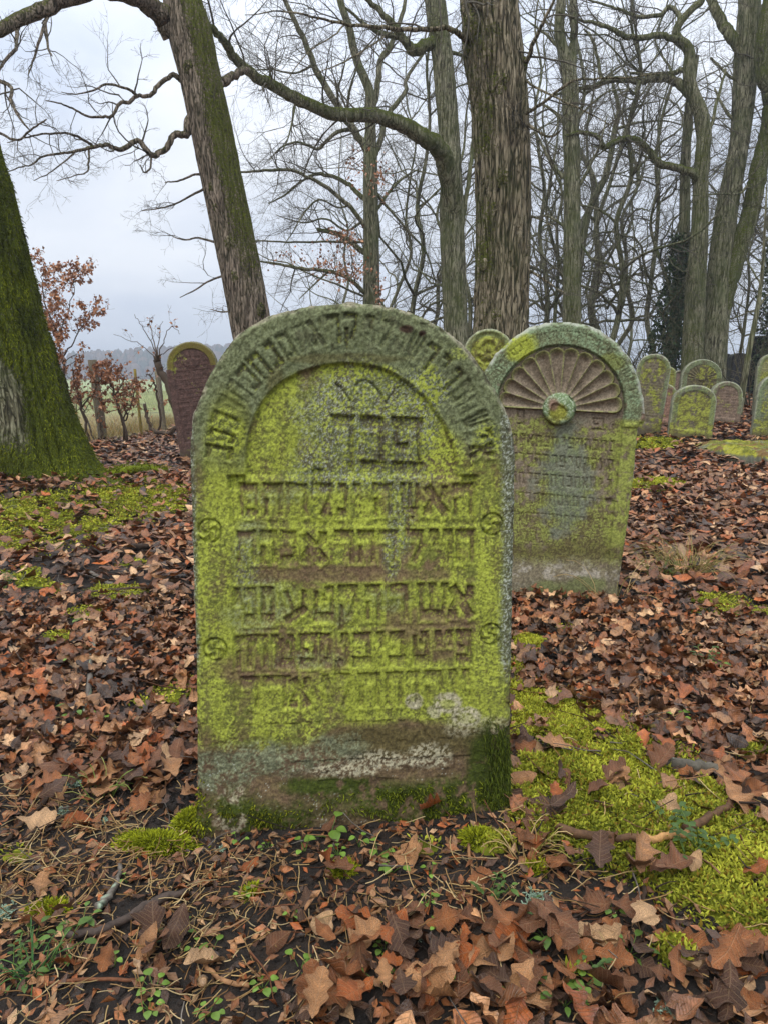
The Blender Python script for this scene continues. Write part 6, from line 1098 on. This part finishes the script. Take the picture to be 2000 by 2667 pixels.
for a in [
 ('thin red brown stick across the soil below the moss', [(1307, 2356), (1398, 2382), (1470, 2388), (1543, 2385), (1669, 2374), (1722, 2380)], 4.2, RD, None, 3), ('short dark crooked twig standing below the moss edge', [(1675, 2326), (1672, 2386), (1669, 2446), (1648, 2484)], 6, DK, None, 4), ('slim brown stick sunk in the bright moss', [(1603, 2036), (1639, 2057), (1681, 2081), (1730, 2106)], 5, RD * .8, None, 5), ('blackened twig at the right foot of the large headstone', [(1338, 2112), (1386, 2103), (1446, 2090)], 6, DK * .6, None, 6),
 ('dark twig beneath the fallen branch', [(1633, 2235), (1693, 2265), (1730, 2290), (1772, 2302)], 4.5, DK, None, 7), ('smooth brown stick crossing the lower edge of the moss', [(1868, 2431), (1930, 2424), (2010, 2418)], 5.5, RD, None, 8), ('hair thin dark twig lying over the bright moss', [(1796, 2302), (1874, 2368), (1959, 2416)], 2.2, DK, None, 9), ('long thin twig over the oak leaves in the foreground', [(1362, 2534), (1452, 2513), (1597, 2495)], 3, DK, None, 10), ('brown stick with two bends among leaves below the moss', [(1720, 2352), (1752, 2410), (1748, 2446), (1760, 2470)], 5, RD * .7, None, 26),
 ('thick dark half buried stick left of the acorn', [(175, 2458), (265, 2446), (338, 2410), (410, 2368), (488, 2338)], [10, 11, 11, 12, 8], srgb(74, 62, 54), None, 11), ('grey lichen flecked stick on the straw', [(253, 2386), (283, 2356), (308, 2314), (314, 2265)], [10, 9, 8, 6], GY, None, 12, .4), ('light brown curved stick touching the acorn', [(525, 2500), (543, 2537), (579, 2567), (651, 2582)], 6, TN, None, 13), ('long reddish twig at the lower left', [(72, 2597), (151, 2573), (241, 2564), (356, 2567)], 4.5, RD, None, 14), ('long dark stick slanting up past the lichen tufts', [(-20, 2250), (48, 2169), (109, 2109), (181, 2024)], 6, DK, None, 15), ('dark twig parallel to the long slanting stick', [(66, 2205), (139, 2157), (205, 2118)], 5, DK * .8, None, 16),
 ('tan stick slanting up below the bare soil', [(844, 2464), (916, 2422), (1000, 2374)], 4.5, TN * .7, None, 17), ('lichen covered stick lying among the leaves left of the large headstone', [(243, 1646), (240, 1723), (233, 1808), (219, 1889)], [5, 7, 8, 7], GY, None, 18, .45), ('dark bent branchlet by the mossy ground', [(20, 1494), (68, 1450), (125, 1423)], 4, DK, None, 19), ('black rotten stick among leaves below the moss', [(132, 1482), (182, 1478), (209, 1470)], 5, DK * .6, None, 20), ('short thick dark log piece left of the large headstone', [(310, 1459), (345, 1446), (384, 1435)], [8, 10, 7], DK * .8, None, 21), ('slim brown stick across the moss patches', [(216, 1554), (304, 1544), (388, 1538), (415, 1520)], 4, DK * 1.3, None, 22), ('long brown stick slanting over leaves below the moss patches', [(64, 1642), (142, 1625), (219, 1602), (246, 1585)], 4.5, TN * .6, None, 23), ('grey broken stick beside the moss patches', [(233, 1497), (262, 1515), (290, 1532)], 5, GY, None, 24),
 ('pale straw coloured stick leaning to the large headstone', [(358, 1899), (400, 1862), (439, 1828)], 3, TN, None, 25), ('slim brown stick in moss beside the large headstone', [(1429, 1893), (1483, 1940), (1508, 1962), (1552, 1973)], 6, RD, None, 27), ('mossy yellowish stick at the edge of the leaves', [(1678, 1904), (1718, 1911), (1754, 1929), (1791, 1926)], [6, 7, 6, 4], srgb(128, 110, 56), None, 28), ('short brown stick stub in the soil at centre', [(1000, 2240), (1040, 2232), (1098, 2212)], 5, TN, None, 29), ('upright looking tan stem lying over leaves', [(1217, 2211), (1229, 2314), (1208, 2416), (1208, 2501)], 4, TN, None, 30)]:
    stick(a[0], a[1], a[2], a[3], a[4], a[5], lich=a[6] if len(a) > 6 else 0)
stick('rough slab of grey bark lying in the moss', [(1712, 2009), (1762, 2008), (1834, 2016), (1892, 2028)], [10, 15, 14, 8], srgb(88, 82, 70), seed=31, name='bark_piece', lift=0, lich=.35)
# mossy log by the flaring tree
pts, r_ = lay_stick([(284, 1246), (330, 1243), (380, 1240), (426, 1242)], [8, 11, 12, 10], .3, 40); lg = thing('mossy_log', tuple(pts[0]), 'short rotting log covered in bright moss near the flaring tree', 'log'); V, Fx = tube(pts, r_, 14, True, bark_bump(9, .1)); mb = MB(); mb.put(V, Fx, srgb(120, 130, 30) * (.5 + fbm(V[:, 0] * 30, V[:, 2] * 30, 5, 3)[:, None])); mb.build('log', M_MOSS, lg); mb = MB(); rn = np.random.default_rng(5); k = rn.integers(0, len(V), 1500); tuft_blades(V[k] + rn.normal(size=(1500, 3)) * .02, unit(rn.normal(size=(1500, 3)) * .5 + [0, -.3, 1]), .03, .008, srgb(120, 130, 26) * rn.uniform(.6, 1.5, (1500, 1)), rn, mb, .3, .5); mb.build('moss', M_MOSS, lg, kind='stuff')
# --- twigs and straw too many to count
mb = MB(); rn = np.random.default_rng(88); n = 4500; y = np.sqrt(rn.uniform(.6 ** 2, 5.5 ** 2, n)); x = rn.uniform(-1, 1, n) * (.7 * y + .3); k = ~blocked(x, y); x, y = x[k], y[k]; n = len(x); a = rn.uniform(0, 6.283, n); L = rn.uniform(.02, .12, n) * (1 + y * .15)
Pn, Rn = grow(np.stack([x, y, terrain(x, y) + rn.uniform(.004, .03, n)], -1), np.stack([np.cos(a), np.sin(a), rn.normal(size=n) * .08], -1), L, rn.uniform(.0012, .0032, n), rn, 3, .18, 0.0); Rn = np.maximum(Rn, .001); Pn[..., 2] = np.maximum(Pn[..., 2], terrain(Pn[..., 0], Pn[..., 1]) + .002); tw = np.array([DK, RD * .8, TN * .8, DK * .6, GY])[rn.integers(0, 5, n)] * rn.uniform(.6, 1.2, (n, 1)); batch_tubes(mb, Pn, Rn, 3, np.repeat(tw, 12, 0)); mb.build('twig_litter', M_WOOD, kind='stuff', label='scattered thin twigs on the forest floor', cat='twigs')
mb = MB(); n = 9500; y = rn.uniform(.62, 2.0, n); x = rn.uniform(-1.3, 1.25, n); _, px, py = moss_m(x, y)
zone = inpoly(px, py, [(-300, 2050), (330, 2050), (500, 2180), (900, 2260), (1330, 2190), (1480, 2260), (1600, 2340), (1100, 2450), (850, 2500), (800, 2660), (-300, 2900)], 60) * (.35 + .65 * ell(px, py, 250, 2320, 420, 170)) + .10; k = (rn.random(n) < zone) & ~blocked(x, y); x, y = x[k], y[k]; n = len(x); a = rn.uniform(0, 6.283, n)
Pn, Rn = grow(np.stack([x, y, terrain(x, y) + rn.uniform(.002, .022, n)], -1), np.stack([np.cos(a), np.sin(a), rn.normal(size=n) * .12], -1), rn.uniform(.015, .085, n), rn.uniform(.0006, .0014, n), rn, 5, .2, 0.0); Pn[..., 2] = np.maximum(Pn[..., 2], terrain(Pn[..., 0], Pn[..., 1]) + .001); Rn = np.maximum(Rn, .0006); tw = np.array([srgb(196, 164, 108), srgb(170, 134, 84), srgb(140, 104, 62), srgb(206, 180, 130)])[rn.integers(0, 4, n)] * rn.uniform(.6, 1.1, (n, 1)); batch_tubes(mb, Pn, Rn, 3, np.repeat(tw, 18, 0)); mb.build('straw_litter', M_STRAW, kind='stuff', label='dry straw and grass stalks strewn on the soil', cat='straw')
mb = MB(); n = 8000; y = rn.uniform(.62, 2.2, n); x = rn.uniform(-1.4, 1.3, n); k = ~blocked(x, y); x, y = x[k], y[k]; n = len(x); s = rn.uniform(.003, .010, n) * rn.uniform(.4, 1, n); oc = np.array([[1, 0, 0], [-1, 0, 0], [0, 1, 0], [0, -1, 0], [0, 0, .7], [0, 0, -.7]]); ff = np.array([[0, 2, 4], [2, 1, 4], [1, 3, 4], [3, 0, 4], [2, 0, 5], [1, 2, 5], [3, 1, 5], [0, 3, 5]]); V = np.stack([x, y, terrain(x, y) + .002], -1)[:, None] + oc[None] * s[:, None, None] * rn.uniform(.6, 1.4, (n, 6, 1)); mb.put(V.reshape(-1, 3), (np.arange(n)[:, None, None] * 6 + ff[None]).reshape(-1, 3), np.repeat(np.array([srgb(58, 42, 32), srgb(40, 30, 24), srgb(84, 64, 48), srgb(120, 100, 84)])[rn.integers(0, 4, n)], 6, 0)); mb.build('soil_crumbs', M_SOIL, kind='stuff', label='crumbs of dark soil and small stones', cat='soil', smooth=False)
# --- green seedlings
def sprig_mesh(seed, n, L, style):
    r_ = np.random.default_rng(seed); st = MB(); leaves = []
    for k in range(n):
        a = k * 2.4 + r_.uniform(-.4, .4); el = R(r_.uniform(25, 70)); d = np.array([math.cos(a) * math.cos(el), math.sin(a) * math.cos(el), math.sin(el)]); ln = L * r_.uniform(.5, 1.1); q = np.array([[0, 0, 0], d * ln * .5 + [0, 0, .1 * ln], d * ln + [0, 0, .05 * ln]]); V, Fx = tube(q, [.0011, .0009, .0006], 4, False); st.put(V, Fx, srgb(96, 122, 52)); s = np.linspace(0, 1, 7); wv = (.42 if style == 0 else .26) * np.sin(math.pi * s ** .85) ** .8; fwd = unit(np.array([d[0], d[1], -.15])); sdv = unit(np.cross([0, 0, 1.], fwd)); ll = L * r_.uniform(.45, .75); B = q[-1]
        nl = 1 if style < 2 else 5
        for m in range(nl):
            c_ = B if nl == 1 else q[1] + (B - q[1]) * m / (nl - 1); f2 = fwd if nl == 1 else unit(fwd * .3 + sdv * (1 if m % 2 else -1)); s2 = unit(np.cross([0, 0, 1.], f2)); l2 = ll if nl == 1 else ll * .5
            Lp = c_ + f2 * (s * l2)[:, None] + s2 * (wv * l2)[:, None] + np.array([0, 0, 1.]) * (.15 * l2 * np.sin(s * 2.5) + .12 * wv * l2)[:, None]; Rp = c_ + f2 * (s * l2)[:, None] - s2 * (wv * l2)[:, None] + np.array([0, 0, 1.]) * (.15 * l2 * np.sin(s * 2.5) + .12 * wv * l2)[:, None]; Mp = c_ + f2 * (s * l2)[:, None] + np.array([0, 0, 1.]) * (.15 * l2 * np.sin(s * 2.5))[:, None]; i = np.arange(6); leaves.append((np.concatenate([Lp, Mp, Rp]), np.concatenate([np.stack([7 + i, 7 + i + 1, i + 1, i], -1), np.stack([14 + i, 14 + i + 1, 7 + i + 1, 7 + i], -1)])))
    cg = [srgb(116, 146, 58), srgb(90, 118, 48), srgb(70, 94, 38)][style]; lm = [new_mesh('leaf', V, Fq, cg * r_.uniform(.75, 1.2)) for V, Fq in leaves]; return st.mesh('stem'), lm
SP = [sprig_mesh(1, 4, .030, 0), sprig_mesh(2, 6, .026, 0), sprig_mesh(3, 5, .034, 1), sprig_mesh(4, 4, .05, 2), sprig_mesh(5, 3, .024, 0)]
PLN = [('fresh green seedling with rounded leaves', 'seedlings'), ('bushy bright green seedling', 'bushy seedlings'), ('mid green herb with narrow leaves', 'narrow leaved herbs'), ('dark green vetch sprig with paired leaflets', 'vetch sprigs'), ('tiny three leaved seedling', 'tiny seedlings')]
rn = np.random.default_rng(14)
for x_, y_, k, s in [(860, 2184, 0, 1.5), (795, 2220, 4, 1.4), (882, 2230, 1, 1.0), (936, 2206, 4, 1.3), (985, 2232, 4, 1.5), (1022, 2274, 0, 1.1), (1274, 2343, 3, 1.0), (1310, 2330, 2, .9), (1355, 2476, 2, 1.1), (1422, 2452, 2, 1.2), (1476, 2574, 0, 1.2), (1512, 2580, 1, 1.0), (1555, 2532, 3, 1.0), (1597, 2380, 1, .9), (1470, 2623, 2, 1.1), (1820, 2222, 3, 1.7), (1790, 2250, 3, 1.3), (1748, 2152, 3, 1.1), (1187, 2555, 4, 1.0), (1140, 2420, 4, .9), (404, 2592, 1, 1.1), (392, 2636, 1, .9), (512, 2484, 4, 1.0), (549, 2490, 0, .9), (464, 2450, 2, 1.0), (175, 2480, 2, 1.3), (36, 2542, 3, .9), (70, 2560, 2, .9), (639, 2345, 4, 1.0), (784, 2532, 0, 1.0), (687, 2580, 1, 1.0), (217, 2412, 2, 1.0), (543, 2648, 1, 1.0), (223, 1630, 1, 1.6), (186, 1735, 4, 1.5), (203, 1874, 2, 1.6), (270, 1880, 1, 1.6), (15, 1534, 3, 1.6), (1823, 1736, 3, 1.6), (1867, 1742, 1, 1.7), (1762, 1888, 1, 1.5), (1900, 2300, 4, .8), (1110, 2360, 1, .8), (760, 2400, 4, .9), (980, 2560, 0, .9), (1280, 2600, 1, .9), (330, 2300, 4, .8), (620, 2200, 4, 1.1), (700, 2215, 1, .7), (1640, 2490, 2, 1.0), (1400, 2400, 3, .8), (1120, 2280, 4, 1.0), (90, 2450, 2, .9), (300, 2520, 4, 1.0), (880, 2600, 4, 1.0), (1000, 2480, 1, .8)]:
    c = G(x_, y_); o = thing('seedling', tuple(c), f'{PLN[k][0]} sprouting from the soil and leaf litter', 'plant', f'{PLN[k][1]} on the ground'); o.rotation_euler = (0, 0, rn.uniform(0, 6.28)); o.scale = (s, s, s); add('stem', SP[k][0], M_GREEN, o)
    for lm in SP[k][1]: add('leaf', lm, M_GREEN, o)
# grass tufts
def grass_tuft(label, px, py, n, L, cols, seed):
    c = G(px, py); r_ = np.random.default_rng(seed); a = r_.uniform(0, 6.283, n); rr_ = np.sqrt(r_.random(n)) * L * .35; pos = np.stack([c[0] + rr_ * np.cos(a), c[1] + rr_ * np.sin(a), 0 * a], -1); pos[:, 2] = terrain(pos[:, 0], pos[:, 1]); Pn, Rn = grow(pos, np.stack([np.cos(a) * .6, np.sin(a) * .6, np.full(n, 1.)], -1), L * r_.uniform(.5, 1.2, n), np.full(n, .0016 * (1 + c[1] * .12)), r_, 6, .12, 0., .5); o = thing('grass_tuft', tuple(c), label, 'grass'); mb = MB(); batch_tubes(mb, Pn, Rn, 3, np.repeat(np.array(cols)[r_.integers(0, len(cols), n)], 21, 0)); mb.build('blades', M_STRAW, o, kind='stuff')
ST = [srgb(200, 172, 118), srgb(176, 144, 92), srgb(150, 140, 70)]
grass_tuft('dry grass tuft beside the shell headstone', 1790, 1500, 130, .26, ST + [srgb(110, 124, 60)], 1); grass_tuft('green grass tuft in the leaves right of the shell headstone', 1715, 1505, 60, .16, [srgb(104, 128, 56), srgb(150, 140, 70)], 2); grass_tuft('few long dry stalks at the foot of the shell headstone', 1600, 1560, 12, .30, ST, 3); grass_tuft('snapped pale straw stems below the right foot of the large headstone', 1365, 2225, 22, .09, ST, 4); grass_tuft('thin green grass blades by the slanting stick', 260, 2080, 14, .10, [srgb(128, 150, 70), srgb(150, 150, 80)], 5); grass_tuft('grass blades under the seedlings at lower left', 90, 2535, 22, .07, [srgb(70, 112, 58), srgb(96, 130, 64)], 6); grass_tuft('lone tall dry stalk in the leaf litter', 1745, 1470, 4, .5, ST, 7)
# grey green lichen tufts fallen from the branches
def lichen(label, px, py, L, n, seed):
    c = G(px, py); r_ = np.random.default_rng(seed); o = thing('lichen_tuft', tuple(c), label, 'lichen'); a = r_.uniform(0, 6.283, n); S = np.tile(c + np.array([0, 0, .004]), (n, 1)) + r_.normal(size=(n, 3)) * L * .25 * [1, 1, .2]; Pn, Rn = grow(S, np.stack([np.cos(a), np.sin(a), r_.uniform(.2, 1, n)], -1), L * r_.uniform(.4, 1, n), np.full(n, .0020), r_, 4, .4, .05); Rn = np.maximum(Rn, .0012); Pn[..., 2] = np.maximum(Pn[..., 2], terrain(Pn[..., 0], Pn[..., 1]) + .004); mb = MB(); cc = srgb(156, 178, 154); batch_tubes(mb, Pn, Rn, 4, cc); q = children(Pn, Rn, np.full(n, L * .8), np.full(n, 4), r_); Pq, Rq = grow(*q, r_, 3, .4, .05); Rq = np.maximum(Rq, .0013); batch_tubes(mb, Pq, Rq, 4, cc * 1.1); mb.build('branches', M_MOSS, o)
for k, (lb, x_, y_, L, n) in enumerate([('bushy pale lichen tuft beside the long slanting stick', 193, 2047, .032, 50), ('small pale lichen scrap on the straw', 172, 2120, .018, 24), ('tiny bluish lichen flake near the straw', 274, 2147, .014, 18), ('lichen tuft at the lower left straw', 12, 2388, .022, 30), ('flat lichen scrap on the soil at the left foot of the headstone', 579, 2219, .016, 16), ('large pale green lichen tuft on the soil below the moss', 1398, 2366, .030, 60), ('branched pale lichen on the oak leaves in the foreground', 1543, 2638, .026, 16), ('white grey lichen clump by the dark leaf', 1729, 2640, .020, 40), ('small lichen tuft on leaves below the soil', 1087, 2454, .016, 20), ('pale lichen scrap below the round moss patch', 1848, 1626, .05, 30)]): lichen(lb, x_, y_, L, n, 500 + k)
# acorns
def acorn(label, px, py, s, yaw, seed):
    c = G(px, py); o = thing('acorn', (c[0], c[1], c[2] + s * .5), label, 'acorn'); o.rotation_euler = (R(75), R(12), R(yaw)); t = np.linspace(0, 1, 14); r1 = .5 * np.sin(math.pi * (.12 + .86 * t)) ** .6 * s; z1 = (t - .35) * 1.35 * s; V, Fx = tube(np.stack([0 * t, 0 * t, z1], -1), r1, 18); add('nut', new_mesh('nut', V, Fx, srgb(158, 122, 84) * (.7 + .6 * noise2(V[:, 2] * 180, np.arctan2(V[:, 1], V[:, 0]) * 2, 3)[:, None])), M_LEAF, o); t = np.linspace(0, 1, 7); r2 = s * (.56 * np.sqrt(np.clip(1 - (t - .0) ** 2, 0, 1)) + .02); V, Fx = tube(np.stack([0 * t, 0 * t, -s * (.12 + .42 * t)], -1), r2, 18, True, lambda a, L, r: 1 + .06 * np.sin(a * 14 + L * 900)); add('cap', new_mesh('cap', V, Fx, srgb(118, 98, 76)), M_WOOD, o)
acorn('ripe brown acorn lying beside a curved stick', 530, 2566, .0155, 20, 1); acorn('small acorn cap and nut in the moss right of the large headstone', 1449, 2072, .010, 70, 2)
# ================================================================ damp air
def haze_box():
    x0, x1, y0, y1, z0, z1 = -1600, 1600, -60, 2700, -14, 60
    V = [(x, y, z) for z in (z0, z1) for y in (y0, y1) for x in (x0, x1)]; Fq = [(0, 2, 3, 1), (4, 5, 7, 6), (0, 1, 5, 4), (2, 6, 7, 3), (0, 4, 6, 2), (1, 3, 7, 5)]
    me = new_mesh('haze', np.array(V, float), np.array(Fq), smooth=False); m = bpy.data.materials.new('damp_air'); m.use_nodes = True; t = m.node_tree; t.nodes.clear(); o_ = t.nodes.new('ShaderNodeOutputMaterial'); v = t.nodes.new('ShaderNodeVolumePrincipled')
    v.inputs['Color'].default_value = (.80, .87, .96, 1); v.inputs['Density'].default_value = .0016; v.inputs['Anisotropy'].default_value = .0; t.links.new(v.outputs[0], o_.inputs['Volume']); add('haze', me, m, label='thin damp winter haze over the fields', kind='stuff')
haze_box()
